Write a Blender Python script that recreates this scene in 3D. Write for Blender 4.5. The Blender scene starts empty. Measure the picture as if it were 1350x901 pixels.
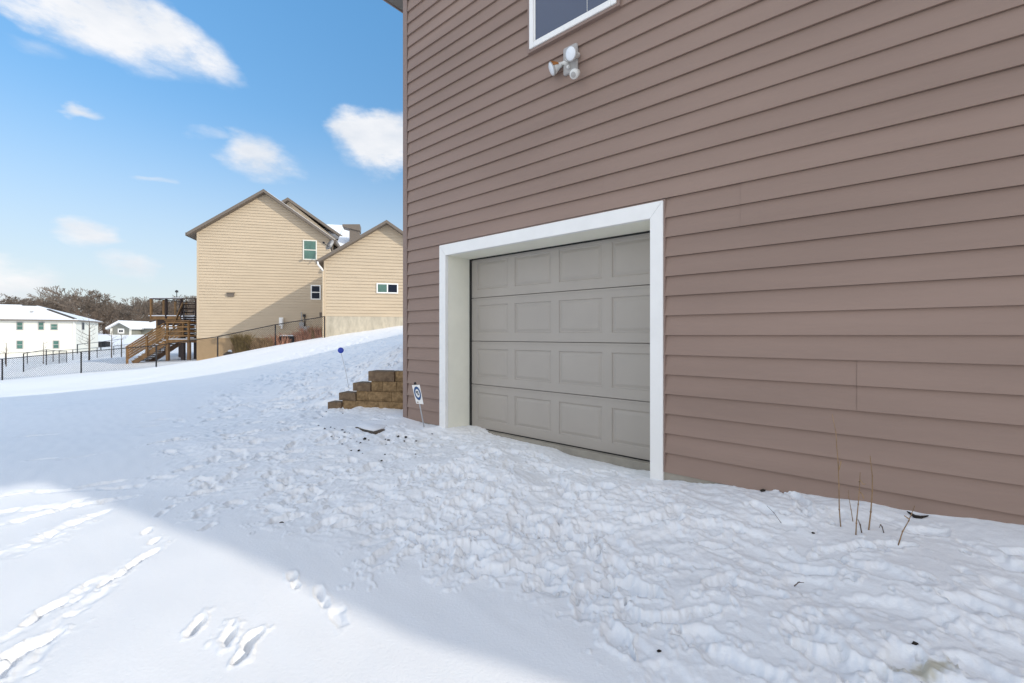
import bpy, math, random
import numpy as np
from mathutils import Vector

S = bpy.context.scene
C = S.collection
R = math.radians

# ------------------------------------------------------------------ camera, sky, sun, exposure
F = 580.0            # focal length in photo pixels (1350 wide); camera lens stands at z = 0, ground is about 1.15 m lower
HZ = 442.0           # horizon row
cam = bpy.data.objects.new('camera', bpy.data.cameras.new('camera'))
C.objects.link(cam)
cam.location = (0, 0, 0)
cam.rotation_euler = (R(90), 0, 0)
cam.data.sensor_width = 36
cam.data.lens = F / 1350 * 36
cam.data.shift_y = -8.5 / 1350
cam.data.clip_start = 0.02
cam.data.clip_end = 3000
S.camera = cam

SUN_EL = R(26)
SUN_H = (0.913, -0.41)                      # horizontal direction towards the sun
SUN_ROT = math.atan2(SUN_H[0], SUN_H[1])
sd = Vector((SUN_H[0] * math.cos(SUN_EL), SUN_H[1] * math.cos(SUN_EL), math.sin(SUN_EL)))
sun = bpy.data.objects.new('sun', bpy.data.lights.new('sun', 'SUN'))
C.objects.link(sun)
sun.data.energy = 2.2
sun.data.angle = R(0.6)
sun.data.color = (1.0, 0.92, 0.79)
sun.rotation_euler = (-sd).to_track_quat('-Z', 'Y').to_euler()

W = bpy.data.worlds.new('World')
S.world = W
W.use_nodes = True
wt = W.node_tree
for n in list(wt.nodes):
    wt.nodes.remove(n)


def nd(tree, typ, **kw):
    n = tree.nodes.new(typ)
    for k, v in kw.items():
        setattr(n, k, v)
    return n


def mth(tree, op, a, b=None, c=None, clamp=False):
    n = tree.nodes.new('ShaderNodeMath')
    n.operation = op
    n.use_clamp = clamp
    for i, v in enumerate((a, b, c)):
        if v is None:
            continue
        if isinstance(v, (int, float)):
            n.inputs[i].default_value = v
        else:
            tree.links.new(v, n.inputs[i])
    return n.outputs[0]


def build_sky():
    L = wt.links.new
    out = nd(wt, 'ShaderNodeOutputWorld')
    bg = nd(wt, 'ShaderNodeBackground')
    bg.inputs['Strength'].default_value = 0.12
    sky = nd(wt, 'ShaderNodeTexSky', sky_type='NISHITA')
    sky.sun_disc = False
    sky.sun_elevation = SUN_EL
    sky.sun_rotation = SUN_ROT
    sky.altitude = 200
    sky.air_density = 1.0
    sky.dust_density = 0.6
    sky.ozone_density = 1.0
    tc = nd(wt, 'ShaderNodeTexCoord')
    sx = nd(wt, 'ShaderNodeSeparateXYZ')
    L(tc.outputs['Generated'], sx.inputs[0])
    az = mth(wt, 'ARCTAN2', sx.outputs[0], sx.outputs[1])
    el = mth(wt, 'ARCSINE', sx.outputs[2])
    # warp by noise so that the cloud edges are ragged
    nz = nd(wt, 'ShaderNodeTexNoise')
    nz.inputs['Scale'].default_value = 5.0
    nz.inputs['Detail'].default_value = 7
    nz.inputs['Roughness'].default_value = 0.55
    mp = nd(wt, 'ShaderNodeMapping')
    mp.inputs['Scale'].default_value = (1, 1, 2.2)
    L(tc.outputs['Generated'], mp.inputs[0])
    L(mp.outputs[0], nz.inputs['Vector'])
    sc_ = nd(wt, 'ShaderNodeSeparateColor')
    L(nz.outputs['Color'], sc_.inputs[0])
    n2 = nd(wt, 'ShaderNodeTexNoise')
    n2.inputs['Scale'].default_value = 11.0
    n2.inputs['Detail'].default_value = 9
    n2.inputs['Roughness'].default_value = 0.62
    L(mp.outputs[0], n2.inputs['Vector'])
    azw = mth(wt, 'ADD', az, mth(wt, 'MULTIPLY', mth(wt, 'SUBTRACT', sc_.outputs[0], 0.5), 0.19))
    elw = mth(wt, 'ADD', el, mth(wt, 'MULTIPLY', mth(wt, 'SUBTRACT', sc_.outputs[1], 0.5), 0.11))
    # (azimuth, elevation, half width, half height, tilt, density)
    clouds = []
    def cl(px, py, w, h, tilt, dens):
        a = math.atan((px - 675) / F)
        e = math.atan((442 - py) / F * math.cos(a))
        clouds.append((a, e, w * math.cos(a) ** 2 / F, h * math.cos(a) / F, tilt, dens))
    cl(130, 25, 190, 50, -0.18, 1.25)
    cl(230, 55, 105, 34, -0.25, 1.0)
    cl(60, 2, 130, 36, -0.1, 1.2)
    cl(55, 60, 60, 12, -0.1, 0.35)
    cl(122, 149, 30, 13, 0.18, 0.7)
    cl(276, 178, 32, 9, 0, 0.3)
    cl(336, 210, 58, 34, 0, 0.95)
    cl(505, 185, 72, 44, 0.1, 1.45)
    cl(207, 245, 28, 7, 0, 0.5)
    cl(125, 318, 66, 17, -0.05, 0.8)
    cl(178, 353, 40, 16, 0, 0.65)
    cl(15, 372, 85, 42, 0, 1.0)
    cl(-160, 200, 130, 40, 0, 0.9)
    cl(-300, 60, 160, 50, 0, 0.9)
    cl(800, 100, 150, 60, 0, 0.9)
    cl(1150, 230, 140, 40, 0, 0.9)
    tot = None
    for a, e, ra, re, t, d in clouds:
        da = mth(wt, 'SUBTRACT', azw, a)
        de = mth(wt, 'SUBTRACT', elw, e)
        u = mth(wt, 'ADD', mth(wt, 'MULTIPLY', da, math.cos(t) / ra), mth(wt, 'MULTIPLY', de, math.sin(t) / ra))
        v = mth(wt, 'ADD', mth(wt, 'MULTIPLY', da, -math.sin(t) / re), mth(wt, 'MULTIPLY', de, math.cos(t) / re))
        q = mth(wt, 'ADD', mth(wt, 'MULTIPLY', u, u), mth(wt, 'MULTIPLY', v, v))
        m = mth(wt, 'MULTIPLY', mth(wt, 'SUBTRACT', 1.0, q, clamp=True), d)
        tot = m if tot is None else mth(wt, 'MAXIMUM', tot, m)
    f = mth(wt, 'ADD', tot, mth(wt, 'MULTIPLY', mth(wt, 'SUBTRACT', n2.outputs['Fac'], 0.5), mth(wt, 'MULTIPLY', tot, 2.8)))
    mr = nd(wt, 'ShaderNodeMapRange', interpolation_type='SMOOTHSTEP')
    L(f, mr.inputs[0])
    mr.inputs[1].default_value = 0.03
    mr.inputs[2].default_value = 1.15
    fac = mth(wt, 'MULTIPLY', mr.outputs[0], 0.93)
    # whitish haze low over the horizon
    hz = nd(wt, 'ShaderNodeMapRange', interpolation_type='SMOOTHSTEP')
    L(el, hz.inputs[0])
    hz.inputs[1].default_value = 0.44
    hz.inputs[2].default_value = -0.04
    hf = mth(wt, 'MULTIPLY', hz.outputs[0], 0.80)
    m1 = nd(wt, 'ShaderNodeMix', data_type='RGBA')
    L(hf, m1.inputs[0])
    tn = nd(wt, 'ShaderNodeMix', data_type='RGBA', blend_type='MULTIPLY')
    tn.inputs[0].default_value = 1.0
    L(sky.outputs[0], tn.inputs[6])
    te = nd(wt, 'ShaderNodeMapRange')
    L(el, te.inputs[0])
    te.inputs[1].default_value = 0.08
    te.inputs[2].default_value = 0.62
    tm = nd(wt, 'ShaderNodeMix', data_type='RGBA')
    L(te.outputs[0], tm.inputs[0])
    tm.inputs[6].default_value = (0.82, 0.82, 0.83, 1)
    tm.inputs[7].default_value = (1.02, 1.66, 1.88, 1)
    L(tm.outputs[2], tn.inputs[7])
    L(tn.outputs[2], m1.inputs[6])
    m1.inputs[7].default_value = (5.0, 5.5, 6.0, 1)
    # broken bright cloud added over the unseen sky behind the lens to fill shade
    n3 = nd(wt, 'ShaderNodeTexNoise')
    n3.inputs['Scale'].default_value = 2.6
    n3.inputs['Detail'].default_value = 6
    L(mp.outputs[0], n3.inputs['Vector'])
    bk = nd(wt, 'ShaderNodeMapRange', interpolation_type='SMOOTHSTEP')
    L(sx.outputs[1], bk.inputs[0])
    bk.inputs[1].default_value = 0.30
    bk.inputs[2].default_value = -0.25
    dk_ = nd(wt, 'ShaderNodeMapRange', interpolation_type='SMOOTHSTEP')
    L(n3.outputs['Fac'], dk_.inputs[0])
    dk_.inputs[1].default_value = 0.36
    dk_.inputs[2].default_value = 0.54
    fillf = mth(wt, 'MULTIPLY', bk.outputs[0], dk_.outputs[0])
    m2 = nd(wt, 'ShaderNodeMix', data_type='RGBA')
    L(fac, m2.inputs[0])
    L(m1.outputs[2], m2.inputs[6])
    cc_ = nd(wt, 'ShaderNodeMix', data_type='RGBA')
    cs = nd(wt, 'ShaderNodeMapRange')
    L(sc_.outputs[2], cs.inputs[0])
    cs.inputs[1].default_value = 0.38
    cs.inputs[2].default_value = 0.58
    L(cs.outputs[0], cc_.inputs[0])
    cc_.inputs[6].default_value = (5.5, 5.75, 6.15, 1)
    cc_.inputs[7].default_value = (6.9, 6.85, 6.9, 1)
    L(cc_.outputs[2], m2.inputs[7])
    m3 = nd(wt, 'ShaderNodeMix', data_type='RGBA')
    L(mth(wt, 'MULTIPLY', fillf, 0.95), m3.inputs[0])
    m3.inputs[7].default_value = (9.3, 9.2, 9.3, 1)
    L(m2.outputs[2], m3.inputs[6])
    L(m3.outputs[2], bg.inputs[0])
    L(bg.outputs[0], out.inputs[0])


build_sky()
vs = S.view_settings
vs.view_transform = 'Standard'
vs.look = 'None'
vs.gamma = 1.0
vs.use_curve_mapping = False
vs.exposure = 0.27


# ------------------------------------------------------------------ materials
def mat(name, col, rough=0.7, var=0.0, scale=4.0, stretch=(1, 1, 1), bump=0.0, bscale=60.0, metal=0.0, spec=0.3, col2=None):
    m = bpy.data.materials.new(name)
    m.use_nodes = True
    t = m.node_tree
    b = t.nodes['Principled BSDF']
    b.inputs['Roughness'].default_value = rough
    b.inputs['Metallic'].default_value = metal
    b.inputs['Specular IOR Level'].default_value = spec
    b.inputs['Base Color'].default_value = (*col, 1)
    if var or col2 or bump:
        tc = nd(t, 'ShaderNodeTexCoord')
        mp = nd(t, 'ShaderNodeMapping')
        mp.inputs['Scale'].default_value = stretch
        t.links.new(tc.outputs['Object'], mp.inputs[0])
    if var or col2:
        nz = nd(t, 'ShaderNodeTexNoise')
        nz.inputs['Scale'].default_value = scale
        nz.inputs['Detail'].default_value = 5
        nz.inputs['Roughness'].default_value = 0.6
        t.links.new(mp.outputs[0], nz.inputs['Vector'])
        mr = nd(t, 'ShaderNodeMapRange')
        t.links.new(nz.outputs['Fac'], mr.inputs[0])
        mr.inputs[1].default_value = 0.3
        mr.inputs[2].default_value = 0.7
        mx = nd(t, 'ShaderNodeMix', data_type='RGBA')
        t.links.new(mr.outputs[0], mx.inputs[0])
        c2 = col2 if col2 else tuple(c * (1 + var) for c in col)
        c1 = col if col2 else tuple(c * (1 - var) for c in col)
        mx.inputs[6].default_value = (*c1, 1)
        mx.inputs[7].default_value = (*c2, 1)
        t.links.new(mx.outputs[2], b.inputs['Base Color'])
    if bump:
        nb = nd(t, 'ShaderNodeTexNoise')
        nb.inputs['Scale'].default_value = bscale
        nb.inputs['Detail'].default_value = 4
        t.links.new(mp.outputs[0], nb.inputs['Vector'])
        bp = nd(t, 'ShaderNodeBump')
        bp.inputs['Strength'].default_value = bump
        bp.inputs['Distance'].default_value = 0.01
        t.links.new(nb.outputs['Fac'], bp.inputs['Height'])
        t.links.new(bp.outputs[0], b.inputs['Normal'])
    return m


M = dict(
    brown=mat('brown_vinyl', (0.292, 0.205, 0.164), 0.55, 0.10, 0.7, (.5, 1, 3.3), 0.16, 14, spec=0.25),
    browntrim=mat('brown_trim', (0.265, 0.187, 0.155), 0.5, 0.04, 3),
    white=mat('white_trim', (0.86, 0.845, 0.81), 0.45, 0.03, 5),
    cream=mat('cream_jamb', (0.87, 0.845, 0.72), 0.55, 0.04, 3),
    door=mat('taupe_door_paint', (0.40, 0.363, 0.32), 0.45, 0.03, 2.5, bump=0.05, bscale=40),
    rubber=mat('dark_rubber', (0.03, 0.03, 0.028), 0.7),
    concrete=mat('concrete', (0.50, 0.445, 0.35), 0.85, 0.20, 2.2, (2, 2, .6), 0.2, 30),
    sill=mat('door_sill_concrete', (0.34, 0.31, 0.26), 0.85, 0.15, 6, bump=0.2, bscale=30),
    glass=mat('window_glass', (0.018, 0.045, 0.105), 0.06, spec=0.8),
    darkglass=mat('dark_window_glass', (0.010, 0.016, 0.03), 0.2, spec=0.15),
    greenglass=mat('green_reflective_glass', (0.06, 0.15, 0.12), 0.10, 0.3, 1.5, spec=0.7),
    tan=mat('tan_vinyl', (0.55, 0.445, 0.32), 0.6, 0.05, 0.6, (1, 1, 4)),
    tanstone=mat('tan_brick_base', (0.40, 0.28, 0.16), 0.85, 0.28, 9, (1, 1, 2)),
    fascia=mat('taupe_fascia', (0.17, 0.14, 0.115), 0.5),
    soffit=mat('taupe_soffit', (0.20, 0.17, 0.14), 0.6),
    snow=mat('snow_cap', (0.83, 0.84, 0.86), 0.7, bump=0.2, bscale=12),
    shingle=mat('dark_shingle', (0.07, 0.062, 0.055), 0.9, 0.3, 20),
    offwhite=mat('off_white_siding', (0.76, 0.74, 0.66), 0.6, 0.02, 2),
    grey=mat('grey_siding', (0.23, 0.23, 0.20), 0.7, 0.05, 2),
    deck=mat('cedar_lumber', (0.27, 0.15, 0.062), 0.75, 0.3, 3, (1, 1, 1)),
    deckdark=mat('dark_lumber', (0.045, 0.028, 0.022), 0.7, 0.3, 3),  # darker lumber for rear posts, upper flight and platform rails
    black=mat('black_metal', (0.018, 0.018, 0.022), 0.45),
    bark=mat('bark', (0.115, 0.085, 0.062), 0.9, 0.25, 2),
    twig=mat('twigs', (0.17, 0.135, 0.108), 0.9, 0.25, 0.6),
    brush=mat('brown_brush', (0.18, 0.13, 0.095), 0.9, 0.35, 0.3),
    redgrass=mat('rust_grass', (0.50, 0.26, 0.17), 0.9, 0.35, 3),
    tangrass=mat('tan_grass', (0.36, 0.235, 0.125), 0.9, 0.45, 3),
    olive=mat('olive_foliage', (0.21, 0.145, 0.055), 0.9, 0.5, 6),
    block=mat('tan_split_block', (0.15, 0.092, 0.042), 0.92, 0.4, 17, (1, 1, 1), 1.0, 26, col2=(0.35, 0.23, 0.115)),
    blockdark=mat('weathered_split_block', (0.115, 0.075, 0.047), 0.92, 0.4, 14, (1, 1, 1), 0.9, 22, col2=(0.24, 0.165, 0.10)),
    slab=mat('wet_stone', (0.10, 0.075, 0.055), 0.85, 0.4, 12, bump=0.5, bscale=30),
    dirt=mat('dark_soil', (0.028, 0.022, 0.018), 0.95, 0.4, 40),
    blue=mat('blue_reflector_plastic', (0.02, 0.055, 0.42), 0.3, spec=0.5),
    signblue=mat('sign_blue_ink', (0.035, 0.09, 0.22), 0.5),
    signnavy=mat('sign_dark_ink', (0.02, 0.03, 0.06), 0.5),
    alu=mat('aluminium', (0.55, 0.55, 0.56), 0.4, metal=0.6),
    fibre=mat('fibreglass_rod', (0.62, 0.60, 0.57), 0.5),
    stalk=mat('dry_stalk', (0.29, 0.185, 0.10), 0.85, 0.4, 16),
    stalkdark=mat('dark_stalk', (0.12, 0.085, 0.062), 0.85, 0.4, 16),
    fixture=mat('white_fixture', (0.72, 0.71, 0.67), 0.4, 0.04, 8),
    fixgrey=mat('grey_backplate', (0.42, 0.40, 0.38), 0.5),
    rust=mat('rust', (0.30, 0.12, 0.035), 0.9, 0.4, 40),
    lens=mat('bulb_lens', (0.82, 0.84, 0.86), 0.25, bump=0.5, bscale=60, spec=0.5),
    dish=mat('grey_dish', (0.45, 0.45, 0.46), 0.4),
    meter=mat('grey_meter', (0.40, 0.40, 0.40), 0.5),
)


# ------------------------------------------------------------------ mesh helpers
class MB:
    def __init__(s):
        s.v = []
        s.f = []

    def poly(s, pts):
        n = len(s.v)
        s.v += [tuple(p) for p in pts]
        s.f.append(tuple(range(n, n + len(pts))))

    def prism(s, bottom, top):
        n = len(s.v)
        k = len(bottom)
        s.v += [tuple(p) for p in bottom] + [tuple(p) for p in top]
        s.f.append(tuple(range(n + k - 1, n - 1, -1)))
        s.f.append(tuple(range(n + k, n + 2 * k)))
        for i in range(k):
            j = (i + 1) % k
            s.f.append((n + i, n + j, n + k + j, n + k + i))

    def box(s, a, b):
        x0, y0, z0 = a
        x1, y1, z1 = b
        s.prism([(x0, y0, z0), (x1, y0, z0), (x1, y1, z0), (x0, y1, z0)],
                [(x0, y0, z1), (x1, y0, z1), (x1, y1, z1), (x0, y1, z1)])

    def bar(s, p, q, w, h=None, up=(0, 0, 1)):
        p, q = Vector(p), Vector(q)
        h = h or w
        d = (q - p).normalized()
        up = Vector(up)
        if abs(d.dot(up)) > 0.98:
            up = Vector((0, 1, 0))
        a = d.cross(up).normalized() * (w / 2)
        b = a.cross(d).normalized() * (h / 2)
        s.prism([p - a - b, p + a - b, p + a + b, p - a + b], [q - a - b, q + a - b, q + a + b, q - a + b])

    def tube(s, pts, rad, n=8, cap=True):
        pts = [Vector(p) for p in pts]
        if not isinstance(rad, (list, tuple)):
            rad = [rad] * len(pts)
        base = len(s.v)
        d0 = (pts[1] - pts[0]).normalized()
        a = d0.cross(Vector((0, 0, 1)))
        if a.length < 0.05:
            a = d0.cross(Vector((1, 0, 0)))
        a.normalize()
        for i, p in enumerate(pts):
            d = (pts[min(i + 1, len(pts) - 1)] - pts[max(i - 1, 0)]).normalized()
            a = (a - d * a.dot(d)).normalized()
            b = d.cross(a)
            for k in range(n):
                t = 2 * math.pi * k / n
                s.v.append(tuple(p + (a * math.cos(t) + b * math.sin(t)) * rad[i]))
        for i in range(len(pts) - 1):
            for k in range(n):
                k2 = (k + 1) % n
                s.f.append((base + i * n + k, base + i * n + k2, base + (i + 1) * n + k2, base + (i + 1) * n + k))
        if cap:
            s.f.append(tuple(range(base + n - 1, base - 1, -1)))
            e = base + (len(pts) - 1) * n
            s.f.append(tuple(range(e, e + n)))

    def lathe(s, o, axis, prof, n=24):
        """prof: list of (distance along axis, radius)"""
        o = Vector(o)
        ax = Vector(axis).normalized()
        s.tube([o + ax * d + ax * (i * 1e-5) for i, (d, r) in enumerate(prof)], [max(r, 1e-4) for d, r in prof], n)

    def build(s, name, m, parent=None, loc=None, smooth=False, bevel=0.0, seg=2):
        me = bpy.data.meshes.new(name)
        me.from_pydata(s.v, [], s.f)
        me.update()
        if smooth:
            for p in me.polygons:
                p.use_smooth = True
        o = bpy.data.objects.new(name, me)
        C.objects.link(o)
        me.materials.append(m)
        if parent:
            o.parent = parent
        if loc is not None:
            o.location = loc
        if bevel:
            bv = o.modifiers.new('bevel', 'BEVEL')
            bv.width = bevel
            bv.segments = seg
            bv.limit_method = 'ANGLE'
        return o


def tag(o, label=None, cat=None, group=None, kind=None):
    for k, v in (('label', label), ('category', cat), ('group', group), ('kind', kind)):
        if v:
            o[k] = v
    return o


def empty(name, loc, rz=0.0, label=None, cat=None, group=None):
    o = bpy.data.objects.new(name, None)
    C.objects.link(o)
    o.location = loc
    o.rotation_euler = (0, 0, rz)
    o.empty_display_size = 0.2
    return tag(o, label, cat, group)


def copy_tree(o, parent=None):
    c = o.copy()
    C.objects.link(c)
    if parent:
        c.parent = parent
    for ch in list(o.children):
        copy_tree(ch, c)
    return c


def at(px, py, Y):
    return Vector(((px - 675) / F * Y, Y, (HZ - py) / F * Y))


# ------------------------------------------------------------------ noise
_rng = np.random.RandomState(7)
_perm = _rng.permutation(256)
_perm = np.concatenate([_perm, _perm])
_ga = _rng.rand(256) * 2 * np.pi
_gx, _gy = np.cos(_ga), np.sin(_ga)


def perlin(x, y, seed=0):
    x = x + seed * 37.13
    y = y + seed * 11.71
    xi = np.floor(x).astype(np.int64)
    yi = np.floor(y).astype(np.int64)
    xf, yf = x - xi, y - yi
    xi &= 255
    yi &= 255
    u = xf * xf * xf * (xf * (xf * 6 - 15) + 10)
    v = yf * yf * yf * (yf * (yf * 6 - 15) + 10)

    def g(ix, iy, dx, dy):
        h = _perm[_perm[ix] + iy]
        return _gx[h] * dx + _gy[h] * dy
    x1, y1 = (xi + 1) & 255, (yi + 1) & 255
    n00, n10 = g(xi, yi, xf, yf), g(x1, yi, xf - 1, yf)
    n01, n11 = g(xi, y1, xf, yf - 1), g(x1, y1, xf - 1, yf - 1)
    a = n00 + u * (n10 - n00)
    b = n01 + u * (n11 - n01)
    return (a + v * (b - a)) * 1.5


def sstep(a, b, x):
    t = np.clip((x - a) / (b - a), 0, 1)
    return t * t * (3 - 2 * t)


# ------------------------------------------------------------------ terrain
K = 5.212            # camera to wall scale: point of the wall plane seen at px is K*(1-675/px), K*F/px, K*(442-py)/px
NRM = math.hypot(675, F)
UX, UY = 675 / NRM, -F / NRM      # along the wall, to the right
VX, VY = F / NRM, 675 / NRM                            # into the house
CORN = Vector((K * (1 - 675 / 534), K * F / 534, 0))   # left corner of the brown house


def wallpt(px, py):
    return (K * (1 - 675 / px), K * F / px, K * (HZ - py) / px)


ctrl = [wallpt(534, 547), wallpt(582, 559), wallpt(700, 588), wallpt(790, 611), wallpt(868, 631), wallpt(945, 636), wallpt(1020, 644), wallpt(1105, 657),
        wallpt(1200, 677), wallpt(1350, 695), wallpt(1700, 765)]
# the recess of the garage door
ctrl += [(-0.78, 5.66, -1.07), (0.1, 4.85, -1.185), (0.75, 4.3, -1.215), (1.24, 3.9, -1.225), (1.0, 3.95, -1.20)]
ctrl += [(0, 1.5, -1.14), (-1.5, 1.5, -1.15), (1.2, 1.3, -1.10), (2.2, 1.4, -1.05), (0, 0, -1.15), (-2, 0, -1.16), (2, -1, -1.14), (0, -4, -1.2),
         (-2, 2.6, -1.17), (0, 2.6, -1.13), (1.2, 2.3, -1.10), (-4.3, 3.7, -1.21), (-2.3, 3.5, -1.17), (-1, 4.2, -1.12), (-2.2, 5.4, -1.08), (-3.4, 5.8, -1.14),
         (-7, 2, -1.3), (-8, 6.5, -1.36), (-5, 7, -1.24), (-3.6, 7.2, -1.12)]
for px, py, Y in [(0, 500, 25), (107, 491, 25), (206, 485, 24.2), (287, 471, 26), (363, 457, 25.5), (429, 445, 25.4), (532, 428, 26), (620, 418, 27),
                  (0, 508, 18), (0, 526, 12.2), (150, 505, 16), (150, 524, 10.8), (300, 486, 17), (300, 502, 11.5), (300, 520, 8.6),
                  (400, 464, 19), (400, 484, 13.5), (400, 502, 9.8), (500, 438, 22), (500, 450, 15.5), (500, 466, 11), (510, 478, 8.6),
                  (60, 482, 42), (0, 468, 63), (100, 466, 63), (180, 470, 38), (180, 478, 32), (235, 477, 31), (150, 441, 105), (60, 452, 85), (0, 441, 130), (260, 476, 29)]:
    p = at(px, py, Y)
    ctrl.append(tuple(p))
ctrl += [(-18, 33, -1.6), (-8, 36, 0.7), (6, 14, 0.3), (12, 22, 0.9), (0, 40, 1.0), (12, 0, -0.9), (15, -10, -0.8), (-20, 0, -1.9), (-20, -15, -2.0), (0, -20, -1.4),
         (-60, 20, -3.2), (60, 30, 1.0), (-100, 130, 0.0), (0, 140, 1.0), (-220, 160, 0.5), (200, 150, 2), (0, -150, -1), (-200, -50, -3), (200, -100, 0),
         (-600, 500, 2), (600, 500, 2), (0, 700, 2), (0, -600, 0), (-600, -300, -2), (600, -300, 0)]
CT = np.array(ctrl)


def tps_fit(P, lam=1e-3):
    n = len(P)
    sc = 10.0
    X = P[:, :2] / sc
    d2 = ((X[:, None] - X[None]) ** 2).sum(-1)
    Km = 0.5 * d2 * np.log(d2 + 1e-12)
    A = np.zeros((n + 3, n + 3))
    A[:n, :n] = Km + lam * np.eye(n)
    A[:n, n] = 1
    A[:n, n + 1:] = X
    A[n, :n] = 1
    A[n + 1:, :n] = X.T
    b = np.concatenate([P[:, 2], np.zeros(3)])
    return np.linalg.solve(A, b), X, sc


_w, _TX, _sc = tps_fit(CT)


def tps(x, y):
    x = np.asarray(x, float) / _sc
    y = np.asarray(y, float) / _sc
    z = _w[-3] + _w[-2] * x + _w[-1] * y
    for (cx, cy), w in zip(_TX, _w[:-3]):
        d2 = (x - cx) ** 2 + (y - cy) ** 2
        z = z + w * 0.5 * d2 * np.log(d2 + 1e-12)
    return z


# retaining wall line, front face (left end to the side wall of the brown house)
RW0, RW1 = Vector((-2.68, 6.42)), Vector((-0.70, 5.98))


def rw_y(x):
    return RW0.y + (x - RW0.x) / (RW1.x - RW0.x) * (RW1.y - RW0.y)


def base_h(x, y):
    z = tps(x, y)
    x = np.asarray(x, float)
    y = np.asarray(y, float)
    # bank held by the retaining wall: rises to the right, blends into the hill further back
    A = np.interp(x, [-3.2, -2.62, -2.3, -1.95, -1.7, -1.2, 2], [0, 0.10, 0.24, 0.36, 0.46, 0.50, 0.52])
    d = y - rw_y(x)
    z = z + A * sstep(0.08, 0.22, d) * (1 - sstep(1.2, 6.0, d))
    # level pad in front of the wall
    return z


def ground_hit(px, py):
    dx, dz = (px - 675) / F, (HZ - py) / F
    lo = 0.8
    prev = 0.8
    Y = 0.8
    while Y < 300:
        if dz * Y < float(base_h(dx * Y, Y)):
            break
        prev = Y
        Y *= 1.02
    a, b = prev, Y
    for _ in range(30):
        m = (a + b) / 2
        if dz * m < float(base_h(dx * m, m)):
            b = m
        else:
            a = m
    return Vector((dx * b, b, dz * b))


# polar sheet, fine in front of the lens and coarser far away, all the way to the horizon
th_f = np.radians(np.arange(-57, 57.001, 0.125))
th_b = np.radians(np.arange(60, 301, 3.0))
TH = np.concatenate([th_f, th_b])
rr = [0.25]
while rr[-1] < 800:
    r = rr[-1]
    if r < 1.25:
        d = 0.05
    elif r < 9:
        d = max(0.0105, 0.0031 * r)
    elif r < 32:
        d = 0.0065 * r
    else:
        d = 0.045 * r
    rr.append(r + d)
RR = np.array(rr)
GX = RR[:, None] * np.sin(TH)[None]
GY = RR[:, None] * np.cos(TH)[None]


def xline(y):
    return np.interp(y, [-3, 0, 1.5, 1.94, 2.7, 3.5, 5.9, 8, 13, 25, 40], [5.5, 2.7, 0.62, 0.0, -1.6, -2.75, -4.6, -5.6, -7.6, -11, -16])


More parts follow.
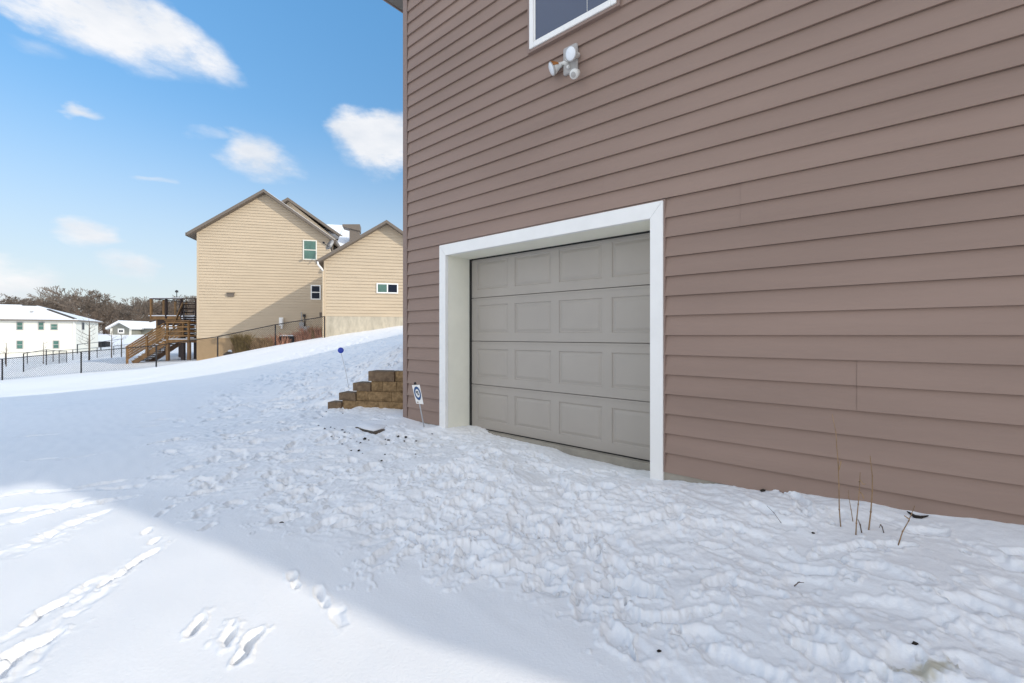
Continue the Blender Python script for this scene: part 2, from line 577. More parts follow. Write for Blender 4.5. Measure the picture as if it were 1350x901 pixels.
def ground_mesh():
    x, y = GX, GY
    Z = base_h(x, y)
    rad = RR[:, None] * np.ones_like(x)
    near = 1 - sstep(20, 45, rad)
    T = sstep(-0.55, 1.0, x - xline(y) + 0.35 * perlin(x * 1.2, y * 1.2, 15)) * near
    # coordinates along / across the wall
    a = x * UX + y * UY
    c = x * VX + y * VY
    wx = perlin(x * 1.1, y * 1.1, 3) * 0.35
    wy = perlin(x * 1.1, y * 1.1, 4) * 0.35
    sw = sstep(-1.5, 1.5, a + 0.3)            # more drawn-out drifts towards the right
    st = 1.0 + 1.1 * sw
    padm = 0.25 + 0.75 * sstep(0.35, 0.9, np.hypot((x + 1.72) / 1.2, (y - 5.55) / .75))      # smooth patch round the flat stone
    aa, cc = (a + wx) / st, c + wy
    n1 = perlin(aa * 2.3, cc * 2.3, 1)
    n2 = perlin(aa * 5.0, cc * 5.0, 2)
    n3 = perlin(aa * 10.5, cc * 10.5, 5)
    n4 = perlin(a * 21, c * 21, 6)
    n5 = perlin(x * 38, y * 38, 16)
    n0 = perlin(aa * 0.9, cc * 1.1, 17)
    patch = 0.45 + 0.55 * sstep(-0.35, 0.45, perlin(x * 0.55, y * 0.55, 18))     # some areas kept smoother
    calm = 1 - 0.45 * sstep(0.6, 2.0, x) * sstep(4.5, 2.5, y + 0 * x)
    rid = -np.sqrt(n2 * n2 + .03) * 0.027 - np.sqrt(n3 * n3 + .03) * 0.012 * np.clip(1 + n1, 0.2, 2) + 0.02
    H = T * (n0 * 0.030 + n1 * 0.026 + patch * calm * (rid + n4 * 0.0058 + n5 * 0.0030) - 0.01) * (1 - 0.25 * sstep(6.5, 10, rad)) * padm
    # soft drifts everywhere
    H += perlin(x * 0.45, y * 0.45, 8) * 0.035 * near + perlin(x * 0.13 + 3, y * 0.13, 9) * 0.10 * sstep(5, 12, rad)
    H += perlin(x * 1.3 + y * 0.4, y * 1.3 - x * 0.4, 10) * 0.010 * near
    H += perlin(a * 3 + c * 2, c * 9, 11) * 0.003 * near
    Z = Z + H
    rnd = random.Random(5)
    nth = len(th_f)

    def window(px, py, m):
        r = math.hypot(px, py)
        t = math.atan2(px, py)
        dt = m / max(r, 0.3)
        i0, i1 = np.searchsorted(RR, [r - m, r + m])
        j0, j1 = np.searchsorted(th_f, [t - dt, t + dt])
        return slice(i0, i1), slice(j0, j1)

    P = np.zeros_like(Z)

    def stamp(px, py, ang, L, Wd, dep, rim=0.3, warp=0.25, sharp=0.55):
        si, sj = window(px, py, max(L, Wd) * 2.0)
        X, Y = x[si, sj], y[si, sj]
        if X.size == 0:
            return
        dx, dy = X - px, Y - py
        ca, sa = math.cos(ang), math.sin(ang)
        u = (dx * ca + dy * sa) / L
        v = (-dx * sa + dy * ca) / Wd
        q = np.sqrt(u * u + v * v) * (1 + warp * perlin(X * 14, Y * 14, 12) + warp * .55 * perlin(X * 37, Y * 37, 13))
        P[si, sj] += -dep * (1 - sstep(sharp, 1.05, q)) + dep * rim * np.exp(-((q - 1.25) / 0.22) ** 2)

    # trampled prints
    cnt = 0
    while cnt < 1300:
        t = R(rnd.uniform(-50, 52))
        r = 1.2 + 14 * rnd.random() ** 1.6
        X, Y = r * math.sin(t), r * math.cos(t)
        if X < float(xline(Y)) + rnd.uniform(-0.2, 0.6):
            continue
        if X * VX + Y * VY > 3.25 and Y < 5.9:
            continue
        k = 1.0
        if X > 0.6 and Y < 3.2:
            if rnd.random() < 0.6:
                continue
            k = 0.8
        cnt += 1
        stamp(X, Y, rnd.uniform(0, math.pi) if rnd.random() < .5 else math.atan2(UY, UX) + rnd.gauss(0, .45), rnd.uniform(0.07, 0.16), rnd.uniform(0.035, 0.07),
              rnd.uniform(0.008, 0.034) * k * (1 if math.hypot(X + 1.72, Y - 5.55) > .7 else .3), rnd.uniform(0.15, 0.45), 0.6, rnd.uniform(.3, .7))

    def trk(px, py, ang_px, L, Wd, dep, **kw):
        g = ground_hit(px, py)
        g2 = ground_hit(px + 12 * math.cos(ang_px), py - 12 * math.sin(ang_px))
        stamp(g.x, g.y, math.atan2(g2.y - g.y, g2.x - g.x), L, Wd, dep, **kw)

    # deep prints in the sunny corner
    for px, py, an, L, wd, dp in [(262, 822, 1.0, .050, .026, .06), (254, 833, .8, .034, .020, .035), (303, 836, 1.2, .060, .026, .06), (331, 842, .9, .062, .026, .06), (318, 862, .85, .045, .022, .06),
                                  (385, 764, 1.9, .045, .022, .045), (389, 774, 1.6, .03, .02, .03), (421, 780, 2.1, .045, .022, .025), (428, 795, 2.0, .045, .024, .02), (445, 812, 2.0, .08, .03, .012)]:
        trk(px, py, an, L, wd, dp, rim=0.12, warp=0.42, sharp=.4)
    # the line of prints running to the lower left
    for px, py, L, wd, dp in [(193, 701, .055, .026, .03), (203, 714, .06, .028, .028), (196, 731, .08, .028, .042), (180, 741, .06, .026, .03), (160, 755, .07, .026, .035), (138, 767, .06, .028, .042), (62, 800, .085, .03, .045),
                              (45, 812, .05, .025, .03), (36, 850, .09, .032, .05), (12, 872, .08, .03, .05), (275, 697, .065, .026, .03), (213, 676, .07, .024, .02), (225, 668, .05, .022, .025), (95, 790, .05, .02, .01)]:
        trk(px, py, 0.60 + rnd.gauss(0, .12), L, wd, dp, rim=0.12, warp=0.5, sharp=.35)
    # shallow drag lines between the prints
    def drag(pts, wd, dep):
        g = [ground_hit(*p) for p in pts]
        for (p, q) in zip(g[:-1], g[1:]):
            n = max(2, int((q - p).length / 0.035))
            for i in range(n):
                c0 = p.lerp(q, i / n) + Vector((rnd.gauss(0, .012), rnd.gauss(0, .012), 0))
                stamp(c0.x, c0.y, math.atan2(q.y - p.y, q.x - p.x), rnd.uniform(.05, .10), wd * rnd.uniform(.6, 1.5), dep * rnd.uniform(.2, 1.3), rim=0.15, warp=0.6, sharp=.2)
    drag([(190, 735), (140, 762), (70, 800), (0, 842)], 0.035, 0.006)
    drag([(145, 775), (85, 815), (55, 850), (20, 895)], 0.03, 0.006)
    drag([(165, 655), (100, 662), (0, 672)], 0.05, 0.009)
    drag([(140, 672), (90, 690), (40, 718), (0, 730)], 0.055, 0.010)
    drag([(110, 655), (60, 672), (0, 688)], 0.04, 0.008)
    drag([(180, 640), (120, 643), (0, 650)], 0.035, 0.007)
    # softer prints in the open snow on the left and on the hill
    for i in range(60):
        X = rnd.uniform(-7, -1.5)
        Y = rnd.uniform(2.2, 9)
        if X > float(xline(Y)):
            continue
        stamp(X, Y, rnd.uniform(0.2, 0.9), rnd.uniform(.08, .2), rnd.uniform(.03, .05), rnd.uniform(.006, .02), rim=0.3)
    for i in range(420):
        Y = rnd.uniform(6.6, 19)
        X = (rnd.uniform(365, 545) - 675) / F * Y
        if Y < rw_y(X) + .4 and X > -3:
            continue
        stamp(X, Y, rnd.uniform(0, math.pi), rnd.uniform(.08, .2), rnd.uniform(.05, .09), rnd.uniform(.02, .055), rim=0.3, warp=.5)
    # tracks of animals / feet up the hill
    for i in range(130):
        t = rnd.random()
        X, Y = -4.5 - 3.2 * t + rnd.gauss(0, .9), 8 + 14 * t + rnd.gauss(0, .8)
        stamp(X, Y, 0.9 + rnd.gauss(0, .5), rnd.uniform(.12, .3), rnd.uniform(.05, .1), rnd.uniform(.02, .06), rim=0.4)

    Z = Z + np.where(P < 0, np.tanh(P / .085) * .085, np.tanh(P / .010) * .010)
    # little bank against the foundation (snow thins out right at the right jamb)
    nr, nt = Z.shape
    V = np.empty((nr * nt + 1, 3))
    V[:-1, 0] = x.ravel()
    V[:-1, 1] = y.ravel()
    V[:-1, 2] = Z.ravel()
    V[-1] = (0, 0, -1.15)
    i, j = np.meshgrid(np.arange(nr - 1), np.arange(nt), indexing='ij')
    j2 = (j + 1) % nt
    q = np.stack([i * nt + j, (i + 1) * nt + j, (i + 1) * nt + j2, i * nt + j2], -1).reshape(-1, 4)[:, ::-1]
    me = bpy.data.meshes.new('snow_ground')
    me.vertices.add(len(V))
    me.vertices.foreach_set('co', V.ravel())
    tri = np.stack([np.arange(nt), (np.arange(nt) + 1) % nt, np.full(nt, nr * nt)], -1)[:, ::-1]
    nl = q.size + tri.size
    me.loops.add(nl)
    me.loops.foreach_set('vertex_index', np.concatenate([q.ravel(), tri.ravel()]).astype(np.int32))
    npoly = len(q) + len(tri)
    me.polygons.add(npoly)
    ls = np.concatenate([np.arange(len(q)) * 4, q.size + np.arange(len(tri)) * 3]).astype(np.int32)
    me.polygons.foreach_set('loop_start', ls)
    me.update(calc_edges=True)
    me.validate()
    me.polygons.foreach_set('use_smooth', np.ones(npoly, bool))
    o = bpy.data.objects.new('snow_ground', me)
    C.objects.link(o)
    tag(o, kind='structure')
    # material
    m = mat('snow', (0.90, 0.903, 0.91), 0.65, spec=0.25)
    t = m.node_tree
    b = t.nodes['Principled BSDF']
    tc = nd(t, 'ShaderNodeTexCoord')
    nb = nd(t, 'ShaderNodeTexNoise')
    nb.inputs['Scale'].default_value = 80
    nb.inputs['Detail'].default_value = 6
    nb.inputs['Roughness'].default_value = 0.65
    t.links.new(tc.outputs['Object'], nb.inputs['Vector'])
    bp = nd(t, 'ShaderNodeBump')
    bp.inputs['Strength'].default_value = 0.30
    bp.inputs['Distance'].default_value = 0.010
    t.links.new(nb.outputs['Fac'], bp.inputs['Height'])
    t.links.new(bp.outputs[0], b.inputs['Normal'])
    # a yellowish melt stain with grass showing through, near the wall
    g = ground_hit(1222, 890)
    vd = nd(t, 'ShaderNodeMapping')
    vd.inputs['Location'].default_value = (-g.x / 0.13, -g.y / 0.05, 0)
    vd.inputs['Scale'].default_value = (1 / 0.13, 1 / 0.05, 0)
    t.links.new(tc.outputs['Object'], vd.inputs[0])
    ln = nd(t, 'ShaderNodeVectorMath', operation='LENGTH')
    t.links.new(vd.outputs[0], ln.inputs[0])
    n2 = nd(t, 'ShaderNodeTexNoise')
    n2.inputs['Scale'].default_value = 30
    t.links.new(tc.outputs['Object'], n2.inputs['Vector'])
    ad = mth(t, 'ADD', ln.outputs['Value'], mth(t, 'MULTIPLY', mth(t, 'SUBTRACT', n2.outputs['Fac'], 0.5), 1.4))
    mr = nd(t, 'ShaderNodeMapRange', interpolation_type='SMOOTHSTEP')
    t.links.new(ad, mr.inputs[0])
    mr.inputs[1].default_value = 1.0
    mr.inputs[2].default_value = 0.2
    mx = nd(t, 'ShaderNodeMix', data_type='RGBA')
    t.links.new(mth(t, 'MULTIPLY', mr.outputs[0], 0.7), mx.inputs[0])
    mx.inputs[6].default_value = (0.90, 0.903, 0.91, 1)
    mx.inputs[7].default_value = (0.46, 0.40, 0.24, 1)
    t.links.new(mx.outputs[2], b.inputs['Base Color'])
    me.materials.append(m)
    return o, Z


ground, GZ = ground_mesh()


def gz(X, Y):
    """height of the finished snow surface"""
    r = math.hypot(X, Y)
    t = math.atan2(X, Y)
    i = int(np.clip(np.searchsorted(RR, r), 1, len(RR) - 1))
    j = int(np.clip(np.searchsorted(th_f, t), 1, len(th_f) - 1))
    fr = (r - RR[i - 1]) / (RR[i] - RR[i - 1])
    return float(GZ[i - 1, j] * (1 - fr) + GZ[i, j] * fr)


def on_ground(px, py):
    g = ground_hit(px, py)
    g.z = gz(g.x, g.y)
    return g


# ------------------------------------------------------------------ lap siding
def siding(mb, z_lo, z_hi, xl, xr, pitch, lip, holes=(), z0=0.0, seams=None, yo=0.0):
    """real laps in the local plane y = yo, outward = -y; xl(z), xr(z) give the ends; seams: {panel index: [x...]}, a panel is two courses"""
    k = math.floor((z_lo - z0) / pitch + 1e-6)
    while z0 + k * pitch < z_hi - 1e-4:
        a, b = z0 + k * pitch, z0 + (k + 1) * pitch
        cuts = [max(a, z_lo), min(b, z_hi)]
        for h in holes:
            for zz in (h[2], h[3]):
                if cuts[0] + 1e-5 < zz < cuts[-1] - 1e-5:
                    cuts.append(zz)
        cuts = sorted(cuts)
        for c0, c1 in zip(cuts[:-1], cuts[1:]):
            cm = (c0 + c1) / 2
            segs = [('L', 'R')]
            blk = sorted([(h[0], h[1]) for h in holes if h[2] < cm < h[3]])
            segs = []
            cur = 'L'
            for h in blk:
                segs.append((cur, h[0]))
                cur = h[1]
            segs.append((cur, 'R'))
            for s0, s1 in segs:
                f = lambda s, z: xl(z) if s == 'L' else (xr(z) if s == 'R' else s)
                sm = sorted(seams.get((k - 1) // 2, []) if seams else [])
                pieces = []
                curx = s0
                for q in sm:
                    if (f(s0, cm) < q < f(s1, cm)):
                        pieces.append((curx, q))
                        curx = q
                pieces.append((curx, s1))
                for pi, (p0, p1) in enumerate(pieces):
                    off = 0.0036 * (pi % 2) if sm else 0.0
                    y0 = yo - lip * (b - c0) / pitch - off
                    y1 = yo - lip * (b - c1) / pitch - off
                    gp_ = 0.0012 if (sm and pi < len(pieces) - 1) else 0.0
                    A, B = (f(p0, c0), y0, c0), (f(p1, c0) - gp_, y0, c0)
                    Cc, D = (f(p1, c1) - gp_, y1, c1), (f(p0, c1), y1, c1)
                    mb.poly([A, B, Cc, D])
                    if abs(c0 - a) < 1e-6:
                        # rounded nose and return of the lap
                        mb.poly([(A[0], yo + 0.002, c0 + 0.002), (B[0], yo + 0.002, c0 + 0.002), B, A])
                    if off:
                        mb.poly([(A[0], y0 + off + .001, c0), A, D, (D[0], y1 + off + .001, c1)])
        k += 1


# ------------------------------------------------------------------ the brown house
_c = K * NRM / 534
def lx(px, o=0.0):
    """local x on the plane o metres in front of the wall"""
    return _c - 675 * o / F - (K - o * NRM / F) * NRM / px


def lz(px, py, o=0.0):
    return (K - o * NRM / F) * (HZ - py) / px


# note: D = K*F/NRM, so moving the plane by o changes K by o*NRM/F
ROTH = math.atan2(UY, UX)
house = empty('brown_house', (CORN.x, CORN.y, 0), ROTH, 'house with taupe brown lap siding and recessed panelled garage door, filling the right side', 'house')
HW, HD = 10.2, 14.0
OX0, OX1 = 0.824, 3.287       # door opening
OZ1 = 0.925
TX0, TX1, TZ1 = 0.716, 3.391, 1.050
mb = MB()
seams = {4: [lx(725)], 3: [lx(796)], 2: [lx(977)], -2: [lx(1130)], 6: [6.5], 8: [5.2], 0: [7.4], 10: [1.6], 12: [3.9]}
RIDGE_X, RIDGE_Z, EAVE_Z = 5.65, 7.9, 4.46
slope = (RIDGE_Z - EAVE_Z) / RIDGE_X
siding(mb, -1.067, EAVE_Z, lambda z: 0.075, lambda z: HW, 0.1524, 0.021, [(TX0 - 0.012, TX1 + 0.012, -3, TZ1 + 0.012)], 0.0, seams)
siding(mb, EAVE_Z, RIDGE_Z, lambda z: max(0.0, (z - EAVE_Z) / slope), lambda z: HW - max(0.0, (z - EAVE_Z) / (RIDGE_Z - EAVE_Z) * (HW - RIDGE_X)), 0.1524, 0.015, (), 0.0)
mb.build('lap_siding', M['brown'], house)
mb = MB()
mb.box((0.02, 0.012, -1.6), (OX0 - .07, 0.2, EAVE_Z))            # wall body behind the laps
mb.box((OX1 + .07, 0.012, -1.6), (HW - 0.02, 0.2, EAVE_Z))
mb.box((OX0 - .07, 0.012, OZ1 + 0.07), (OX1 + .07, 0.2, EAVE_Z))
mb.box((0.02, 0.2, -1.6), (0.2, HD, EAVE_Z))
mb.box((HW - 0.2, 0.2, -1.6), (HW - 0.02, HD, EAVE_Z))
mb.box((0.2, HD - 0.2, -1.6), (HW - 0.2, HD, EAVE_Z))
mb.prism([(0.05, 0.014, EAVE_Z), (HW - 0.05, 0.014, EAVE_Z), (RIDGE_X, 0.014, RIDGE_Z - .05)], [(0.05, 0.2, EAVE_Z), (HW - 0.05, 0.2, EAVE_Z), (RIDGE_X, 0.2, RIDGE_Z - .05)])
mb.prism([(0.05, HD - .2, EAVE_Z), (HW - 0.05, HD - .2, EAVE_Z), (RIDGE_X, HD - .2, RIDGE_Z - .05)], [(0.05, HD, EAVE_Z), (HW - 0.05, HD, EAVE_Z), (RIDGE_X, HD, RIDGE_Z - .05)])
mb.build('wall_body', M['browntrim'], house)
mb = MB()
mb.box((0.0, -0.006, -1.9), (OX0 - 0.02, 0.010, -1.067))
mb.box((OX1 + 0.02, -0.006, -1.9), (HW, 0.010, -1.067))
mb.build('foundation', M['sill'], house)
mb = MB()
mb.box((-0.018, -0.022, -1.25), (0.066, 0.006, EAVE_Z))
mb.box((-0.018, 0.006, -1.25), (0.006, 0.09, EAVE_Z))
b = MB()
b.box((HW - 0.066, -0.022, -1.25), (HW + 0.018, 0.006, EAVE_Z))
b.build('corner_post', M['browntrim'], house, bevel=0.004)
mb.build('corner_post', M['browntrim'], house, bevel=0.004)
# unseen sloping block added to the right side wall to shape the shadow
mb = MB()
mb.prism([(HW + .001, 0.05, -1.6), (HW + 1.35, 0.05, -1.6), (HW + 1.35, 1.6, -1.6), (HW + .001, 1.6, -1.6)], [(HW + .001, 0.05, 4.1), (HW + 1.35, 0.05, 3.0), (HW + 1.35, 1.6, 3.0), (HW + .001, 1.6, 4.1)])
mb.build('added_shadow_block', M['brown'], house)
# roof with soffit, fascia
mb = MB()
ov = 0.36
for sgn, ex in ((-1, -ov), (1, HW + ov)):
    ez = EAVE_Z - 0.02
    zt = EAVE_Z + 0.20
    mb.prism([(ex, -0.10, zt - 0.04 - ov * slope * 0), (ex, HD + 0.3, zt - .04), (RIDGE_X, HD + 0.3, RIDGE_Z + .28), (RIDGE_X, -0.10, RIDGE_Z + .28)],
             [(ex, -0.10, zt + .1), (ex, HD + 0.3, zt + .1), (RIDGE_X, HD + 0.3, RIDGE_Z + .42), (RIDGE_X, -0.10, RIDGE_Z + .42)])
roof = mb.build('roof', M['snow'], house)
mb = MB()
mb.box((-ov, -0.10, EAVE_Z), (-0.002, HD + .3, EAVE_Z + .02))
mb.box((HW + 0.002, -0.10, EAVE_Z), (HW + ov, HD + .3, EAVE_Z + .02))
mb.build('soffit', M['soffit'], house)
mb = MB()
mb.box((-ov - .02, -0.12, EAVE_Z - 0.01), (-ov, HD + .3, EAVE_Z + .2))
mb.box((HW + ov, -0.12, EAVE_Z - 0.01), (HW + ov + .02, HD + .3, EAVE_Z + .2))
mb.build('fascia', M['browntrim'], house)

# casing round the garage door: three boards, mitred at the top corners
mb = MB()
yb, yf = 0.012, -0.034
def casing(pts):
    return [(p[0], yb, p[1]) for p in pts], [(p[0], yf, p[1]) for p in pts]
for nm, pts in (('door_casing', [(TX0, -1.9), (OX0, -1.9), (OX0, OZ1), (TX0, TZ1)]),
                ('door_casing', [(OX1, -1.9), (TX1, -1.9), (TX1, TZ1), (OX1, OZ1)]),
                ('door_casing', [(OX0 + .0012, OZ1 + .0003), (OX1 - .0012, OZ1 + .0003), (TX1 - .0015, TZ1), (TX0 + .0015, TZ1)])):
    b = MB()
    lo, hi = casing(pts)
    b.prism(lo, hi)
    b.build(nm, M['white'], house, bevel=0.003)
b = MB()       # brown channel round the casing
for a, c in (((TX0 - .012, -.020, -1.067), (TX0 - .001, .010, TZ1 + .012)), ((TX1 + .001, -.020, -1.067), (TX1 + .014, .010, TZ1 + .012)),
             ((TX0 - .001, -.020, TZ1 + .001), (TX1 + .001, .010, TZ1 + .012))):
    b.box(a, c)
b.build('siding_channel', M['browntrim'], house)
# jamb and soffit of the recess
RD = 0.372
b = MB()
b.box((OX0 - 0.06, yb + .001, -1.9), (OX0, RD + .12, OZ1 + .06))
b.box((OX1, yb + .001, -1.9), (OX1 + 0.06, RD + .12, OZ1 + .06))
b.box((OX0, yb + .001, OZ1), (OX1, RD + .12, OZ1 + .06))
b.build('door_jamb', M['cream'], house)
b = MB()
b.box((OX0 + .001, RD - .02, -1.9), (OX0 + .020, RD + .03, OZ1 - .001))
b.box((OX1 - .020, RD - .02, -1.9), (OX1 - .001, RD + .03, OZ1 - .001))
b.box((OX0 + .020, RD - .02, OZ1 - .012), (OX1 - .020, RD + .03, OZ1 - .001))
b.build('weather_strip', M['rubber'], house)
b = MB()
b.box((OX0 + .0005, RD - .06, -1.9), (OX1 - .0005, RD + .12, -1.128))
b.build('door_sill', M['sill'], house, bevel=0.006)
# garage door: four panelled sections
gd = MB()
gd.box((OX0 + .02, RD + .055, -1.128), (OX1 - .02, RD + .07, OZ1))
gdo = gd.build('garage_door', M['door'], house)
PX = [0.932, 1.534, 2.136, 2.738]
PW, PH = 0.502, 0.335
DX0, DX1 = OX0 + 0.022, OX1 + 0.25
ZB = -1.120
PIT = 0.523
for r_ in range(4):
    s = MB()
    z0_, z1_ = ZB + r_ * PIT, ZB + (r_ + 1) * PIT
    yF = RD
    x0, x1 = OX0 + 0.022, OX1 - 0.022
    pz0 = z0_ + 0.097
    pz1 = pz0 + PH
    zt = min(z1_ - .004, OZ1 - 0.014)
    zb = z0_ + 0.004
    # rails and stiles of the section as one face with panel openings
    xs = [x0]
    cols = []
    for p in PX:
        e = min(p + PW, x1 - 0.001)
        cols.append((p, e))
        xs += [p, e]
    xs.append(x1)
    pz1c = min(pz1, zt - 0.01)
    s.poly([(x0, yF, zb), (x1, yF, zb), (x1, yF, pz0), (x0, yF, pz0)])
    s.poly([(x0, yF, pz1c), (x1, yF, pz1c), (x1, yF, zt), (x0, yF, zt)])
    for i in range(0, len(xs) - 1, 2):
        s.poly([(xs[i], yF, pz0), (xs[i + 1], yF, pz0), (xs[i + 1], yF, pz1c), (xs[i], yF, pz1c)])
    # section edges: rounded shadow joint
    s.poly([(x0, yF, zt), (x1, yF, zt), (x1, yF + .02, zt + .003), (x0, yF + .02, zt + .003)])
    s.poly([(x0, yF + .02, zb - .003), (x1, yF + .02, zb - .003), (x1, yF, zb), (x0, yF, zb)])
    s.poly([(x0, yF + .02, zb), (x0, yF, zb), (x0, yF, zt), (x0, yF + .02, zt)])
    # raised panels: bead, groove, field
    for (a, e) in cols:
        rings = [(0.0, 0.0), (0.006, 0.009), (0.016, 0.011), (0.036, 0.004), (0.044, 0.0015)]
        prev = None
        for ins, dp in rings:
            ring = [(a + ins, yF + dp, pz0 + ins), (e - ins, yF + dp, pz0 + ins), (e - ins, yF + dp, pz1c - ins), (a + ins, yF + dp, pz1c - ins)]
            if prev:
                for i in range(4):
                    j = (i + 1) % 4
                    s.poly([prev[i], prev[j], ring[j], ring[i]])
            prev = ring
        s.poly(prev)
    # thin horizontal reveal lines along the section's top
    s.box((x0, yF - .004, zt - .022), (x1, yF - .0005, zt - .016))
    s.build('door_section', M['door'], gdo)
b = MB()
b.box((OX0 + .022, RD - .004, -1.127), (OX1 - .022, RD + .03, -1.119))
b.build('bottom_seal', M['rubber'], gdo)

# upstairs window
wx0, wx1, wz0 = lx(699), lx(820), 2.742
wz1 = wz0 + 1.45
win = MB()
fr = [(0.0, -0.034, 0.030)]
def frame(mb, x0, x1, z0, z1, t, ya, yb):
    mb.box((x0, ya, z0), (x0 + t, yb, z1))
    mb.box((x1 - t, ya, z0), (x1, yb, z1))
    mb.box((x0 + t, ya, z0), (x1 - t, yb, z0 + t))
    mb.box((x0 + t, ya, z1 - t), (x1 - t, yb, z1))
frame(win, wx0, wx1, wz0, wz1, 0.028, -0.044, 0.01)
wo = win.build('window', M['browntrim'], house, bevel=0.003)
b = MB()
frame(b, wx0 + .0285, wx1 - .0285, wz0 + .0285, wz1 - .0285, 0.05, -0.056, 0.008)
b.build('frame', M['white'], wo, bevel=0.006)
b = MB()
frame(b, wx0 + .079, wx1 - .079, wz0 + .079, wz1 - .079, 0.014, -0.042, 0.008)
b.build('sash_bead', M['white'], wo, bevel=0.002)
b = MB()
b.box((wx0 + .088, -0.034, wz0 + .088), (wx1 - .088, -0.029, wz1 - .088))
b.build('pane', M['glass'], wo)
b = MB()
b.tube([(lx(777), -0.037, wz0 + .10), (lx(776), -0.037, wz1 - .1)], 0.0022, 5)
b.build('blind_cord', M['white'], wo)

# ------------------------------------------------------------------ floodlight on the wall
flx, flz = lx(753), lz(753, 82)
fl = empty('floodlight', CORN + Vector((flx * UX, flx * UY, flz)), ROTH, 'white twin head motion floodlight with one rusty lamp, under the upstairs window', 'floodlight')
b = MB()
b.box((-0.065, -0.045, -0.12), (0.085, 0.0, 0.13))
b.build('backplate', M['fixgrey'], fl, bevel=0.02, seg=4)


def lamp_head(o, axis, rust):
    ax = Vector(axis).normalized()
    o = Vector(o)
    h = MB()
    h.lathe(o, ax, [(-0.112, 0.010), (-0.108, 0.022), (-0.075, 0.025), (-0.06, 0.034), (-0.02, 0.056), (0.0, 0.061), (0.004, 0.058), (0.004, 0.05)], 28)
    hd = h.build('lamp_head', M['fixture'], fl, smooth=True)
    l_ = MB()
    l_.lathe(o, ax, [(0.0015, 0.056), (0.008, 0.052), (0.014, 0.036), (0.017, 0.0)], 28)
    l_.build('bulb', M['lens'], hd, smooth=True)
    r = MB()
    r.lathe(o, ax, [(-0.012, 0.0595), (0.0, 0.0625), (0.003, 0.0605), (0.006, 0.0565)], 28)
    r.build('rim', M['fixgrey'], hd, smooth=True)
    if rust:
        a_ = ax.cross(Vector((0, 0, 1))).normalized()
        b_ = a_.cross(ax).normalized()
        r = MB()
        N = 20
        for i in range(N):
            for (d0, r0), (d1, r1) in zip([(-.066, .033), (-.045, .0455), (-.02, .058)], [(-.045, .0455), (-.02, .058), (0.001, .0635)]):
                t0, t1 = math.pi * (.08 + .95 * i / N), math.pi * (.08 + .95 * (i + 1) / N)
                r.poly([o + ax * d + (a_ * math.cos(t) + b_ * math.sin(t)) * (q + .0012) for d, q, t in ((d0, r0, t0), (d1, r1, t0), (d1, r1, t1), (d0, r0, t1))])
        r.build('rust_patch', M['rust'], hd, smooth=True)
        hd['label'] = 'rusty lamp head'


def camdir(px, py, o):
    """local offset (x, y, z) from the fixture origin of the point seen at px, o metres off the wall"""
    return Vector((lx(px, o) - flx, -o, lz(px, py, o) - flz))


lamp_head(camdir(752.5, 71, 0.135), (-0.10, -0.95, -0.28), False)
lamp_head(camdir(727.5, 91, 0.10), (-0.62, -0.62, -0.42), True)
b = MB()
for pts in ([(0.0, -0.03, -0.03), (0.0, -0.075, -0.02), tuple(camdir(752.5, 71, 0.135) - Vector((-.10, -.95, -.28))  .normalized() * .10)],
            [(-0.02, -0.03, -0.03), (-0.05, -0.05, -0.01), tuple(camdir(727.5, 91, 0.10) - Vector((-.62, -.62, -.42))  .normalized() * .10)],
            [(0.0, -0.03, -0.06), (0.01, -0.07, -0.08)]):
    b.tube(pts, 0.016, 12)
b.build('arm', M['fixture'], fl, smooth=True)
b = MB()
c0 = camdir(757, 97, 0.11)
b.lathe(c0 + Vector((0.0, 0.045, 0.03)), (0.05, -0.75, -0.60), [(0, 0.012), (0.006, 0.033), (0.055, 0.042), (0.075, 0.040), (0.085, 0.03), (0.088, 0.0)], 20)
sn = b.build('motion_sensor', M['fixture'], fl, smooth=True)
b = MB()
ax = Vector((0.05, -0.75, -0.60)).normalized()
b.lathe(c0 + Vector((0.0, 0.045, 0.03)) + ax * 0.076, ax, [(0, 0.030), (0.006, 0.029), (0.014, 0.018), (0.016, 0.0)], 20)
b.build('sensor_lens', M['fixgrey'], sn, smooth=True)

